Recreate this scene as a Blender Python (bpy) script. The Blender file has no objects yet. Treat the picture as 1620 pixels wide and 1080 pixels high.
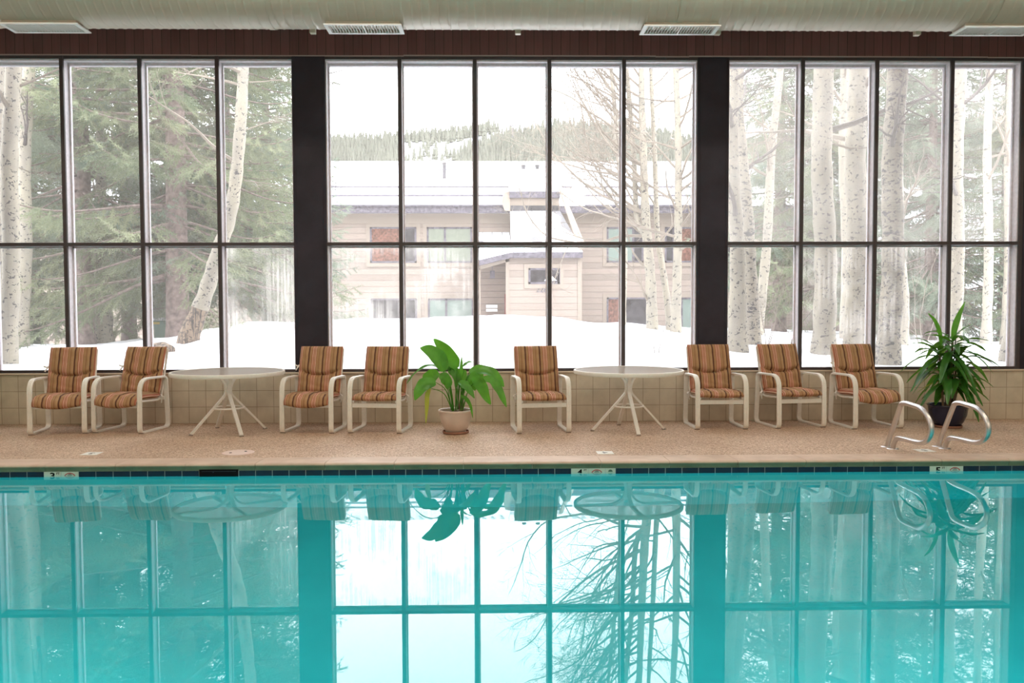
import bpy, math, random
from mathutils import Vector, Matrix
R = math.radians
PI = math.pi
C = bpy.context.scene.collection

# ------------------------------------------------------------------ camera model
TH, YA, RO, EYE, FPX = R(2.3125), R(1.0231), R(0.16226), 1.463, 1300.0
FW = Vector((math.sin(YA)*math.cos(TH), math.cos(YA)*math.cos(TH), -math.sin(TH)))
_r0 = Vector((math.cos(YA), -math.sin(YA), 0)); _d0 = FW.cross(_r0)
RT = _r0*math.cos(RO) + _d0*math.sin(RO); DN = -_r0*math.sin(RO) + _d0*math.cos(RO)
def P(u, v, y):
    "real position at depth y seen at (u, v): used to measure the place from the photograph"
    q = FW + RT*((u-810)/FPX) + DN*((v-540)/FPX); k = y/q.y
    return Vector((q.x*k, y, EYE+q.z*k))
cam = bpy.data.cameras.new('camera'); co = bpy.data.objects.new('camera', cam); C.objects.link(co)
cam.sensor_width = 36; cam.lens = 36*FPX/1620; cam.clip_end = 4000; cam.clip_start = 0.05
co.matrix_world = Matrix(((RT.x, -DN.x, -FW.x, 0), (RT.y, -DN.y, -FW.y, 0), (RT.z, -DN.z, -FW.z, EYE), (0, 0, 0, 1)))
bpy.context.scene.camera = co

# ------------------------------------------------------------------ materials
def mat(name):
    m = bpy.data.materials.new(name); m.use_nodes = True
    nt = m.node_tree; nt.nodes.clear()
    out = nt.nodes.new('ShaderNodeOutputMaterial')
    return m, nt, out
class NT:
    def __init__(s, nt): s.nt = nt
    def n(s, t, **kw):
        x = s.nt.nodes.new('ShaderNode'+t)
        for k, v in kw.items(): setattr(x, k, v)
        return x
    def l(s, a, b): s.nt.links.new(a, b)
    def val(s, sock, v):
        if isinstance(v, (int, float, tuple, list)): sock.default_value = v
        else: s.l(v, sock)
    def math(s, op, a, b=0.0, c=0.0, clamp=False):
        x = s.n('Math', operation=op, use_clamp=clamp); s.val(x.inputs[0], a); s.val(x.inputs[1], b); s.val(x.inputs[2], c)
        return x.outputs[0]
    def coord(s, scale=(1, 1, 1), loc=(0, 0, 0), kind='Object'):
        t = s.n('TexCoord'); m = s.n('Mapping'); m.inputs['Scale'].default_value = scale; m.inputs['Location'].default_value = loc
        s.l(t.outputs[kind], m.inputs['Vector']); return m.outputs[0]
    def noise(s, vec, scale, detail=4, rough=.55):
        x = s.n('TexNoise'); s.l(vec, x.inputs['Vector']); x.inputs['Scale'].default_value = scale
        x.inputs['Detail'].default_value = detail; x.inputs['Roughness'].default_value = rough; return x.outputs['Fac']
    def ramp(s, fac, stops, interp='LINEAR'):
        x = s.n('ValToRGB'); s.l(fac, x.inputs['Fac']); cr = x.color_ramp; cr.interpolation = interp
        while len(cr.elements) > 1: cr.elements.remove(cr.elements[-1])
        cr.elements[0].position = stops[0][0]; cr.elements[0].color = (*stops[0][1], 1)
        for p, c in stops[1:]:
            e = cr.elements.new(p); e.color = (*c, 1)
        return x.outputs['Color']
    def mix(s, fac, a, b, blend='MIX'):
        x = s.n('Mix', data_type='RGBA', blend_type=blend)
        s.val(x.inputs['Factor'], fac)
        for sk, v in ((x.inputs[6], a), (x.inputs[7], b)):
            if isinstance(v, tuple): sk.default_value = (*v[:3], 1)
            else: s.l(v, sk)
        return x.outputs[2]
    def bump(s, h, strength=.3, dist=.01):
        x = s.n('Bump'); s.l(h, x.inputs['Height']); x.inputs['Strength'].default_value = strength; x.inputs['Distance'].default_value = dist
        return x.outputs[0]
def simple(name, col, rough=.6, metal=0, noise=0, nscale=20, bump=0, spec=.5):
    m, nt, out = mat(name); g = NT(nt)
    b = g.n('BsdfPrincipled'); b.inputs['Roughness'].default_value = rough; b.inputs['Metallic'].default_value = metal
    b.inputs['Specular IOR Level'].default_value = spec
    if noise or bump:
        f = g.noise(g.coord(), nscale)
        lo = tuple(c*(1-noise) for c in col); hi = tuple(min(1, c*(1+noise)) for c in col)
        g.l(g.ramp(f, [(.3, lo), (.7, hi)]), b.inputs['Base Color'])
        if bump: g.l(g.bump(f, bump), b.inputs['Normal'])
    else: b.inputs['Base Color'].default_value = (*col, 1)
    g.l(b.outputs[0], out.inputs[0]); return m
M = {}
M['metal_white'] = simple('cream_metal', (.80, .76, .69), .38, 0, .04, 30)
M['rust'] = simple('rusty_foot', (.30, .24, .20), .7)
M['ribbon'] = simple('white_ribbon', (.82, .80, .76), .8)
M['frame_dark'] = simple('dark_bronze', (.055, .042, .045), .45, 0, .1, 15)
M['pillar'] = simple('dark_column_paint', (.032, .026, .036), .6, 0, .25, 3, 0, .25)
M['alu'] = simple('weathered_aluminium', (.72, .67, .71), .5, .1, .10, 25)
M['pinktrim'] = simple('pale_moulding', (.45, .33, .30), .6)
M['duct'] = simple('painted_duct', (.58, .505, .415), .38, .15, .05, 3)
M['vent'] = simple('vent_enamel', (.80, .78, .75), .4)
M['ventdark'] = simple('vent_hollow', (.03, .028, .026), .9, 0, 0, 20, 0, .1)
M['black'] = simple('black_paint', (.008, .008, .010), .9, 0, 0, 20, 0, .1)
M['red'] = simple('red_paint', (.45, .04, .04), .5)
M['green'] = simple('green_paint', (.06, .14, .09), .5)
M['signtile'] = simple('cream_sign_tile', (.62, .66, .55), .25)
M['navytile'] = simple('navy_tile', (.006, .018, .045), .12)
M['decktile'] = simple('white_deck_tile', (.85, .84, .80), .35)
M['lid'] = simple('pink_lid', (.72, .56, .50), .6)
M['steel'] = simple('brushed_steel', (.70, .66, .65), .34, 1.0)
M['pot_cream'] = simple('cream_glaze_pot', (.62, .50, .42), .35, 0, .06, 8)
M['pot_navy'] = simple('navy_glaze_pot', (.014, .016, .045), .2)
M['terracotta'] = simple('terracotta_saucer', (.30, .15, .10), .8, 0, .2, 20)
M['soil'] = simple('potting_soil', (.04, .028, .02), .95, 0, .4, 60, .6)
M['cane'] = simple('plant_cane', (.22, .15, .09), .8, 0, .2, 40, .3)
M['white_wall'] = simple('painted_wall', (.74, .68, .60), .8)
M['ceiling'] = simple('ceiling_paint', (.55, .50, .45), .8)
M['lampglass'] = None
def emit(name, col, s):
    m, nt, out = mat(name); g = NT(nt); e = g.n('Emission'); e.inputs[0].default_value = (*col, 1); e.inputs[1].default_value = s
    g.l(e.outputs[0], out.inputs[0]); return m

def tile_mat(name, w, h, c1, c2, mortar, ms, rough, loc=(0, 0, 0), swap=True, varm=.05):
    "square tiles in the XZ plane by object coordinates"
    m, nt, out = mat(name); g = NT(nt)
    t = g.n('TexCoord'); sp = g.n('SeparateXYZ'); g.l(t.outputs['Object'], sp.inputs[0])
    cb = g.n('CombineXYZ')
    g.l(g.math('ADD', sp.outputs[0], loc[0]), cb.inputs[0]); g.l(g.math('ADD', sp.outputs[2] if swap else sp.outputs[1], loc[2]), cb.inputs[1])
    br = g.n('TexBrick', offset=0.0, squash=1.0); g.l(cb.outputs[0], br.inputs['Vector'])
    br.inputs['Scale'].default_value = 1; br.inputs['Brick Width'].default_value = w; br.inputs['Row Height'].default_value = h
    br.inputs['Mortar Size'].default_value = ms; br.inputs['Mortar Smooth'].default_value = .3
    br.inputs['Color1'].default_value = (*c1, 1); br.inputs['Color2'].default_value = (*c2, 1); br.inputs['Mortar'].default_value = (*mortar, 1)
    b = g.n('BsdfPrincipled'); b.inputs['Roughness'].default_value = rough
    n = g.noise(g.coord(), 6)
    col = g.mix(varm, br.outputs[0], g.ramp(n, [(.3, (.3, .25, .2)), (.7, (1, 1, 1))]), 'MULTIPLY')
    g.l(col, b.inputs['Base Color'])
    inv = g.math('SUBTRACT', 1.0, br.outputs['Fac'])
    g.l(g.bump(inv, .5, .004), b.inputs['Normal'])
    g.l(b.outputs[0], out.inputs[0]); return m
M['walltile'] = tile_mat('cream_wall_tile', .2025, .197, (.66, .58, .45), (.62, .54, .42), (.36, .29, .21), .0035, .22, (.06, 0, -.0985+.0085), varm=.25)

# wooden plank header: vertical grooves every .107 m
def planks(name, pitch, col, gap, axis=0, rough=.45, gw=.05, bumpd=.006):
    m, nt, out = mat(name); g = NT(nt)
    t = g.n('TexCoord'); sp = g.n('SeparateXYZ'); g.l(t.outputs['Object'], sp.inputs[0])
    x = g.math('DIVIDE', g.math('ADD', sp.outputs[axis], 100.0), pitch)
    fr = g.math('FRACT', x); idx = g.math('FLOOR', x)
    gr = g.math('LESS_THAN', fr, gw)
    wn = g.n('TexWhiteNoise', noise_dimensions='1D'); g.l(idx, wn.inputs['W'])
    sc = (1, 1, 1); sc = [14, 14, 14]; sc[2 if axis == 0 else 0] = 1.0
    n = g.noise(g.coord(tuple(sc)), 3, 5)
    v = g.math('ADD', g.math('MULTIPLY', wn.outputs['Value'], .22), g.math('MULTIPLY', n, .35))
    c = g.ramp(v, [(.05, tuple(k*.72 for k in col)), (.5, tuple(k*1.3 for k in col))])
    c = g.mix(gr, c, gap)
    b = g.n('BsdfPrincipled'); b.inputs['Roughness'].default_value = rough; g.l(c, b.inputs['Base Color'])
    g.l(g.bump(g.math('SUBTRACT', 1.0, gr), .6, bumpd), b.inputs['Normal'])
    g.l(b.outputs[0], out.inputs[0]); return m
M['header'] = planks('redwood_planks', .1072, (.165, .068, .062), (.02, .01, .01))
M['siding'] = planks('beige_lap_siding', .20, (.275, .218, .182), (.20, .155, .132), axis=2, rough=.8, gw=.10)
M['siding2'] = planks('tan_and_shade_siding', .20, (.20, .15, .125), (.12, .09, .075), axis=2, rough=.8, gw=.10)
M['soffit'] = simple('beige_trim_board', (.29, .235, .19), .8)
M['fascia'] = simple('grey_weathered_fascia', (.11, .095, .115), .8, 0, .5, 12)
M['bare_metal'] = simple('bare_roof_metal', (.30, .28, .28), .6)

# pebble deck
def deck_mat():
    m, nt, out = mat('pebble_deck'); g = NT(nt); v = g.coord()
    vo = g.n('TexVoronoi'); g.l(v, vo.inputs['Vector']); vo.inputs['Scale'].default_value = 95
    hsv = g.n('SeparateColor'); g.l(vo.outputs['Color'], hsv.inputs[0])
    c = g.ramp(hsv.outputs[0], [(0, (.24, .145, .09)), (.25, (.50, .34, .235)), (.55, (.68, .49, .35)), (.8, (.54, .38, .27)), (1, (.86, .70, .54))])
    n = g.noise(v, 1.3, 5)
    c = g.mix(.55, c, g.ramp(n, [(.3, (.66, .58, .52)), (.72, (1, 1, 1))]), 'MULTIPLY')
    b = g.n('BsdfPrincipled'); b.inputs['Roughness'].default_value = .62; g.l(c, b.inputs['Base Color'])
    g.l(g.bump(vo.outputs['Distance'], .35, .004), b.inputs['Normal'])
    g.l(b.outputs[0], out.inputs[0]); return m
M['deck'] = deck_mat()
def coping_mat():
    m, nt, out = mat('coping_concrete'); g = NT(nt); v = g.coord()
    t = g.n('TexCoord'); sp = g.n('SeparateXYZ'); g.l(t.outputs['Object'], sp.inputs[0])
    n = g.noise(v, 5, 6)
    top = g.ramp(n, [(.3, (.50, .36, .27)), (.7, (.66, .50, .39))])
    face = g.ramp(n, [(.3, (.10, .135, .075)), (.7, (.19, .22, .13))])   # darker and greener on the lower lip
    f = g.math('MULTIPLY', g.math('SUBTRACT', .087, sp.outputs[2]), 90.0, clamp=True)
    b = g.n('BsdfPrincipled'); b.inputs['Roughness'].default_value = .55
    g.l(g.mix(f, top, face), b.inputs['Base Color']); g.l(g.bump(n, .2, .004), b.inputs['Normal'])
    g.l(b.outputs[0], out.inputs[0]); return m
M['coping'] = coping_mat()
M['grout'] = simple('joint_grout', (.70, .60, .50), .7)

def pool_mat():
    m, nt, out = mat('pool_plaster'); g = NT(nt); v = g.coord()
    n = g.noise(v, 1.2, 5)
    c = g.ramp(n, [(.25, (.006, .45, .48)), (.75, (.012, .58, .60))])
    b = g.n('BsdfPrincipled'); b.inputs['Roughness'].default_value = .6; g.l(c, b.inputs['Base Color'])
    g.l(b.outputs[0], out.inputs[0]); return m
M['pool'] = pool_mat()
def water_mat():
    m, nt, out = mat('pool_water'); g = NT(nt)
    b = g.n('BsdfGlass'); b.inputs['IOR'].default_value = 1.42; b.inputs['Roughness'].default_value = 0.0
    b.inputs['Color'].default_value = (.86, .985, 1, 1)
    # a quiet swell, millimetres high
    n = g.noise(g.coord((1, .6, 1)), 1.1, 1)
    g.l(g.bump(n, .006, .02), b.inputs['Normal'])
    g.l(b.outputs[0], out.inputs[0]); return m
M['water'] = water_mat()

def glass_mat(name, veil, patchy=0.0, streak=False, tint=(.93, .93, .93)):
    m, nt, out = mat(name); g = NT(nt)
    tr = g.n('BsdfTransparent'); tr.inputs[0].default_value = (*tint, 1)
    gl = g.n('BsdfGlossy'); gl.inputs['Roughness'].default_value = .02
    tl = g.n('BsdfTranslucent'); tl.inputs[0].default_value = (.76, .71, .66, 1)
    fr = g.n('Fresnel'); fr.inputs[0].default_value = 1.45
    m1 = g.n('MixShader'); 
    v = g.coord((1, 1, 1))
    n = g.noise(v, 1.6, 5, .6)
    f = g.math('MULTIPLY', g.math('SUBTRACT', n, .42), patchy*4.0, clamp=True)
    if streak:
        s = g.noise(g.coord((38, 1, .7)), 1.0, 3)
        f2 = g.math('MULTIPLY', g.math('SUBTRACT', s, .40), 3.5, clamp=True)
        f = g.math('MULTIPLY', f, g.math('ADD', f2, .25))
    f = g.math('ADD', f, veil); f = g.math('MINIMUM', f, .55)
    g.l(f, m1.inputs[0]); g.l(tr.outputs[0], m1.inputs[1]); g.l(tl.outputs[0], m1.inputs[2])
    m2 = g.n('MixShader'); g.l(g.math('MULTIPLY', fr.outputs[0], .6), m2.inputs[0]); g.l(m1.outputs[0], m2.inputs[1]); g.l(gl.outputs[0], m2.inputs[2])
    g.l(m2.outputs[0], out.inputs[0]); return m
M['glass'] = glass_mat('window_glass', .05)
M['glass_hazy'] = glass_mat('misted_window_glass', .13, .06)
M['glass_streaky'] = glass_mat('condensation_window_glass', .07, .38, True)
M['tableglass'] = None
def frosted():
    m, nt, out = mat('frosted_table_glass'); g = NT(nt)
    tl = g.n('BsdfTranslucent'); tl.inputs[0].default_value = (.92, .90, .89, 1)
    b = g.n('BsdfPrincipled'); b.inputs['Roughness'].default_value = .18
    n = g.noise(g.coord(), 60, 3); g.l(g.ramp(n, [(.35, (.50, .48, .46)), (.65, (.62, .59, .57))]), b.inputs['Base Color'])
    g.l(g.bump(n, .12, .002), b.inputs['Normal'])
    mx = g.n('MixShader'); mx.inputs[0].default_value = .62; g.l(b.outputs[0], mx.inputs[1]); g.l(tl.outputs[0], mx.inputs[2])
    tt = g.n('BsdfTransparent'); tt.inputs[0].default_value = (.95, .96, .95, 1); m3 = g.n('MixShader'); m3.inputs[0].default_value = .36; g.l(mx.outputs[0], m3.inputs[1]); g.l(tt.outputs[0], m3.inputs[2])
    g.l(m3.outputs[0], out.inputs[0]); return m
M['tableglass'] = frosted()
M['tableclear'] = glass_mat('clear_glass_underside', .02)

def leaf_mat(name, c1, c2, tip=None):
    m, nt, out = mat(name); g = NT(nt)
    n = g.noise(g.coord(), 9, 3)
    c = g.ramp(n, [(.3, c1), (.7, c2)])
    b = g.n('BsdfPrincipled'); b.inputs['Roughness'].default_value = .32; g.l(c, b.inputs['Base Color'])
    tl = g.n('BsdfTranslucent'); g.l(g.mix(.5, c, (.28, .62, .03)), tl.inputs[0])
    mx = g.n('MixShader'); mx.inputs[0].default_value = .30; g.l(b.outputs[0], mx.inputs[1]); g.l(tl.outputs[0], mx.inputs[2])
    g.l(mx.outputs[0], out.inputs[0]); return m
M['leaf'] = leaf_mat('broad_leaf', (.045, .20, .02), (.09, .33, .03))
M['leaf2'] = leaf_mat('strap_leaf', (.022, .11, .02), (.06, .22, .03))
M['leaf_y'] = leaf_mat('yellowed_leaf', (.45, .38, .05), (.30, .35, .05))

def stripes():
    m, nt, out = mat('striped_cushion'); g = NT(nt)
    t = g.n('TexCoord'); sp = g.n('SeparateXYZ'); g.l(t.outputs['Object'], sp.inputs[0])
    fr = g.math('FRACT', g.math('DIVIDE', g.math('ADD', sp.outputs[0], 5.03), .1667))
    tan = (.40, .225, .105); dk = (.095, .034, .02); red = (.40, .13, .07); pk = (.70, .46, .33); br = (.25, .11, .05)
    S = [(0, tan), (.10, br), (.135, tan), (.24, (.47, .28, .14)), (.30, tan), (.345, dk), (.425, br), (.455, tan), (.60, red), (.655, pk), (.70, red), (.765, (.60, .38, .25)), (.80, red), (.855, pk), (.895, red), (.925, tan)]
    c = g.ramp(fr, S, 'CONSTANT')
    n = g.noise(g.coord(), 14, 4); w = g.noise(g.coord((400, 400, 400)), 1, 1)
    c = g.mix(.35, c, g.ramp(n, [(.3, (.7, .7, .7)), (.7, (1, 1, 1))]), 'MULTIPLY')
    b = g.n('BsdfPrincipled'); b.inputs['Roughness'].default_value = .85; g.l(c, b.inputs['Base Color'])
    g.l(g.bump(g.math('ADD', g.math('MULTIPLY', n, .8), g.math('MULTIPLY', w, .12)), .35, .012), b.inputs['Normal'])
    g.l(b.outputs[0], out.inputs[0]); return m
M['cushion'] = stripes()

# ------------------------------------------------------------------ mesh builder
class MB:
    def __init__(s): s.v = []; s.f = []; s.m = []
    def add(s, vs, fs, mi=0):
        o = len(s.v); s.v += [tuple(p) for p in vs]; s.f += [tuple(i+o for i in f) for f in fs]; s.m += [mi]*len(fs); return s
    def box(s, a, b, mi=0, bev=0):
        x0, y0, z0 = [min(i, j) for i, j in zip(a, b)]; x1, y1, z1 = [max(i, j) for i, j in zip(a, b)]
        if not bev:
            return s.add([(x0,y0,z0),(x1,y0,z0),(x1,y1,z0),(x0,y1,z0),(x0,y0,z1),(x1,y0,z1),(x1,y1,z1),(x0,y1,z1)],
                         [(0,3,2,1),(4,5,6,7),(0,1,5,4),(1,2,6,5),(2,3,7,6),(3,0,4,7)], mi)
        e = bev; vs = []; 
        for z, i in ((z0, e), (z0+e, 0), (z1-e, 0), (z1, e)):
            vs += [(x0+i,y0+i,z),(x1-i,y0+i,z),(x1-i,y1-i,z),(x0+i,y1-i,z)]
        fs = [(0,3,2,1),(12,13,14,15)]
        for k in range(3):
            for j in range(4):
                fs.append((k*4+j, k*4+(j+1) % 4, k*4+4+(j+1) % 4, k*4+4+j))
        return s.add(vs, fs, mi)
    def quad(s, *p, mi=0): return s.add(p, [tuple(range(len(p)))], mi)
    def prism(s, pts, d, mi=0):
        "extrude polygon pts (3D, planar) by vector d"
        n = len(pts); d = Vector(d); vs = [Vector(p) for p in pts]+[Vector(p)+d for p in pts]
        fs = [tuple(range(n))[::-1], tuple(range(n, 2*n))]+[(i, (i+1) % n, n+(i+1) % n, n+i) for i in range(n)]
        return s.add(vs, fs, mi)
    def tube(s, pts, rad, sides=8, mi=0, caps=True):
        pts = [Vector(p) for p in pts]; n = len(pts)
        if not isinstance(rad, (list, tuple)): rad = [rad]*n
        vs = []; ref = None
        for i, p in enumerate(pts):
            t = (pts[min(i+1, n-1)]-pts[max(i-1, 0)])
            if t.length < 1e-9: t = Vector((0, 0, 1))
            t.normalize()
            if ref is None: ref = Vector((1, 0, 0)) if abs(t.x) < .8 else Vector((0, 1, 0))
            a = (ref-t*ref.dot(t)); a.normalize(); ref = a; b = t.cross(a)
            for k in range(sides):
                q = 2*PI*k/sides; vs.append(p+(a*math.cos(q)+b*math.sin(q))*rad[i])
        fs = [(i*sides+k, i*sides+(k+1) % sides, (i+1)*sides+(k+1) % sides, (i+1)*sides+k) for i in range(n-1) for k in range(sides)]
        if caps: fs += [tuple(range(sides))[::-1], tuple(range((n-1)*sides, n*sides))]
        return s.add(vs, fs, mi)
    def lathe(s, prof, seg=40, c=(0, 0), mi=0, closed=False):
        vs = []; n = len(prof)
        for r, z in prof:
            for k in range(seg): vs.append((c[0]+r*math.cos(2*PI*k/seg), c[1]+r*math.sin(2*PI*k/seg), z))
        fs = [(i*seg+k, i*seg+(k+1) % seg, (i+1)*seg+(k+1) % seg, (i+1)*seg+k) for i in range(n-1) for k in range(seg)]
        return s.add(vs, fs, mi)
    def sweep(s, path, prof, side, closed=False, mi=0):
        "path of 3D points; profile (across, out) with 'side' the constant across-vector"
        path = [Vector(p) for p in path]; n = len(path); side = Vector(side); vs = []; m = len(prof)
        for i, p in enumerate(path):
            a = path[(i-1) % n] if closed else path[max(i-1, 0)]; b = path[(i+1) % n] if closed else path[min(i+1, n-1)]
            t = (b-a).normalized(); o = t.cross(side).normalized()
            for ax, ot in prof: vs.append(p+side*ax+o*ot)
        fs = []
        for i in range(n if closed else n-1):
            j = (i+1) % n
            fs += [(i*m+k, i*m+(k+1) % m, j*m+(k+1) % m, j*m+k) for k in range(m)]
        if not closed: fs += [tuple(range(m))[::-1], tuple(range((n-1)*m, n*m))]
        return s.add(vs, fs, mi)
    def build(s, name, m, parent=None, org=(0, 0, 0), smooth=False, local=False, angle=40, recalc=True):
        me = bpy.data.meshes.new(name); o = Vector(org)
        vs = s.v if (local or o.length == 0) else [(p[0]-o.x, p[1]-o.y, p[2]-o.z) for p in s.v]
        me.from_pydata(vs, [], s.f); 
        for mm in (m if isinstance(m, (list, tuple)) else [m]): me.materials.append(mm)
        if any(s.m): me.polygons.foreach_set('material_index', s.m)
        if recalc:
            import bmesh
            bm = bmesh.new(); bm.from_mesh(me); bmesh.ops.recalc_face_normals(bm, faces=bm.faces); bm.to_mesh(me); bm.free()
        if smooth:
            me.polygons.foreach_set('use_smooth', [True]*len(me.polygons))
            try: me.set_sharp_from_angle(angle=R(angle))
            except Exception: pass
        me.update()
        ob = bpy.data.objects.new(name, me); C.objects.link(ob)
        if parent: ob.parent = parent
        else: ob.location = o
        return ob
def tag(o, label=None, cat=None, group=None, kind=None):
    if label: o['label'] = label
    if cat: o['category'] = cat
    if group: o['group'] = group
    if kind: o['kind'] = kind
    return o
def empty(name, loc, label=None, cat=None, group=None, kind=None, rz=0):
    o = bpy.data.objects.new(name, None); C.objects.link(o); o.location = loc; o.rotation_euler.z = rz
    o.empty_display_size = .1
    return tag(o, label, cat, group, kind)
def copy_tree(o, parent=None):
    c = o.copy(); C.objects.link(c)
    if parent: c.parent = parent
    for ch in list(o.children): copy_tree(ch, c)
    return c
def rounded(pts, radii, seg=5, closed=True):
    "2D polygon with rounded corners"
    n = len(pts); out = []
    for i in range(n):
        p = Vector(pts[i]); r = radii[i]
        if r <= 0 or (not closed and i in (0, n-1)): out.append(tuple(p)); continue
        a = (Vector(pts[i-1])-p).normalized(); b = (Vector(pts[(i+1) % n])-p).normalized()
        ang = a.angle(b); d = r/math.tan(ang/2)
        p0 = p+a*d; p1 = p+b*d
        for k in range(seg+1):
            t = k/seg; out.append(tuple(p0*(1-t)**2+p*2*t*(1-t)+p1*t*t))
    return out
def smoothpath(pts, n=4):
    "Catmull-Rom through pts"
    pts = [Vector(p) for p in pts]; q = [pts[0]*2-pts[1]]+pts+[pts[-1]*2-pts[-2]]; out = []
    for i in range(1, len(q)-2):
        for k in range(n):
            t = k/n; a, b, c, d = q[i-1:i+3]
            out.append(.5*((2*b)+(c-a)*t+(2*a-5*b+4*c-d)*t*t+(-a+3*b-3*c+d)*t**3))
    out.append(pts[-1]); return out
# ================================================================== THE ROOM
WY = 9.90          # inner face of the window wall
FZ = 0.09          # pool deck
PE = 7.25          # far pool edge
PN = 2.35          # near pool edge
PX0, PX1 = -9.5, 9.5
XL, XR, YB, ZC = -10.6, 10.6, -4.5, 5.7
def struct(o): o['kind'] = 'structure'; return o

b = MB(); b.box((XL, PE+.34, -.1), (XR, WY+.1, FZ)); b.box((XL, YB, -.1), (XR, PN-.34, FZ))
b.box((XL, PN-.34, -.1), (PX0-.34, PE+.34, FZ)); b.box((PX1+.34, PN-.34, -.1), (XR, PE+.34, FZ))
struct(b.build('floor', M['deck']))
# coping with a rounded nose, stones .6 m long
prof = [(.34, .03), (.34, .0905), (.05, .098), (.02, .098), (.006, .093), (0, .083), (.0, .072), (.006, .062), (.012, .05), (.012, .036), (.03, .035)]
b = MB()
def cope(p0, p1, inward):
    p0 = Vector(p0); p1 = Vector(p1); d = p1-p0; n = int(d.length/.605); out = -Vector(inward)
    for i in range(n):
        a = p0+d*(i/n)+d.normalized()*.002; c = p0+d*((i+1)/n)-d.normalized()*.002
        vs = [a+out*q[0]+Vector((0, 0, q[1])) for q in prof]+[c+out*q[0]+Vector((0, 0, q[1])) for q in prof]
        m = len(prof); b.add(vs, [(k, (k+1) % m, m+(k+1) % m, m+k) for k in range(m)]+[tuple(range(m)), tuple(range(m, 2*m))])
cope((PX0, PE, 0), (PX1, PE, 0), (0, -1, 0)); cope((PX0, PN, 0), (PX1, PN, 0), (0, 1, 0))
cope((PX0, PN, 0), (PX0, PE, 0), (1, 0, 0)); cope((PX1, PN, 0), (PX1, PE, 0), (-1, 0, 0))
for (x, y) in ((PX0, PN), (PX1, PN), (PX0, PE), (PX1, PE)):
    sx = -1 if x < 0 else 1; sy = 1 if y == PE else -1
    b.box((x, y, .03), (x+sx*.34, y+sy*.34, .096))
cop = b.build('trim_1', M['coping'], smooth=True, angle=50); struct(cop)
b = MB(); b.box((PX0-.3, PE+.02, .03), (PX1+.3, PE+.33, .0895)); b.box((PX0-.3, PN-.33, .03), (PX1+.3, PN-.02, .0895))
b.build('mortar_joint', M['grout'], cop)
# basin
b = MB(); W = .02; zb = -1.35
b.box((PX0-.3, PN-.3, zb-.2), (PX1+.3, PE+.3, zb))
b.box((PX0-.3, PE+W, zb), (PX1+.3, PE+.3, .03)); b.box((PX0-.3, PN-.3, zb), (PX1+.3, PN-W, .03))
b.box((PX0-.3, PN-W, zb), (PX0-W, PE+W, .03)); b.box((PX1+W, PN-W, zb), (PX1+.3, PE+W, .03))
basin = struct(b.build('pool_basin', M['pool']))
# waterline tiles: one row of navy tiles, interrupted by depth markers and the skimmer
tp = .1495
signs = [(68, 123, '3', 2), (904, 974, '4', 3), (1472, 1525, '5', 2)]
def ux(u, v=746, y=PE): return P(u, v, y).x
b = MB(); bs = MB()
gaps = [(ux(68), ux(123)), (ux(904), ux(974)), (ux(1472), ux(1525)), (ux(314), ux(377))]
x = PX0
segs = []; edges = sorted(gaps); cur = PX0
for g0, g1 in edges: segs.append((cur, g0)); cur = g1
segs.append((cur, PX1))
for s0, s1 in segs:
    n = max(1, round((s1-s0)/tp)); w = (s1-s0)/n
    for i in range(n): b.box((s0+i*w+.0025, PE+.013, -.075), (s0+(i+1)*w-.0025, PE+.03, .0345))
n = int((PX1-PX0)/tp)
for i in range(n): b.box((PX0+i*tp+.0025, PN-.03, -.012), (PX0+(i+1)*tp-.0025, PN-.013, .0345))
tl = b.build('navy_tile_row', M['navytile'], basin)
b = MB(); b.box((PX0, PE+.0165, -.078), (PX1, PE+.025, .0345)); b.build('tile_grout', simple('tile_grout', (.45, .50, .50), .6), basin)
# water
b = MB(); b.quad((PX0-W, PN-W, 0), (PX1+W, PN-W, 0), (PX1+W, PE+W, 0), (PX0-W, PE+W, 0))
wt = b.build('pool_water', M['water'], recalc=False); tag(wt, 'still turquoise pool water mirroring the window wall', 'water', kind='stuff')

# ---- text as mesh
def text_mesh(txt, size, mtx, depth=.0008, name='lettering', bold=0.0):
    cu = bpy.data.curves.new('t', 'FONT'); cu.body = txt; cu.size = size; cu.extrude = depth; cu.align_x = 'CENTER'; cu.align_y = 'CENTER'; cu.offset = bold
    o = bpy.data.objects.new('t', cu); C.objects.link(o)
    dg = bpy.context.evaluated_depsgraph_get(); me = bpy.data.meshes.new_from_object(o.evaluated_get(dg))
    bpy.data.objects.remove(o); me.transform(mtx); me.name = name; return me
def text_obj(txt, size, mtx, m, parent, name='lettering', bold=0.0):
    me = text_mesh(txt, size, mtx, name=name, bold=bold); me.materials.clear(); me.materials.append(m)
    o = bpy.data.objects.new(name, me); C.objects.link(o); o.parent = parent; return o
FRONT = Matrix.Rotation(R(90), 4, 'X')       # lettering facing -y
def arc(bm, c, r0, r1, a0, a1, y, n=14):
    for i in range(n):
        a = R(a0+(a1-a0)*i/n); e = R(a0+(a1-a0)*(i+1)/n)
        bm.prism([(c[0]+r*math.cos(t), y, c[1]+r*math.sin(t)) for r, t in ((r0, a), (r1, a), (r1, e), (r0, e))], (0, .0008, 0))
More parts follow.
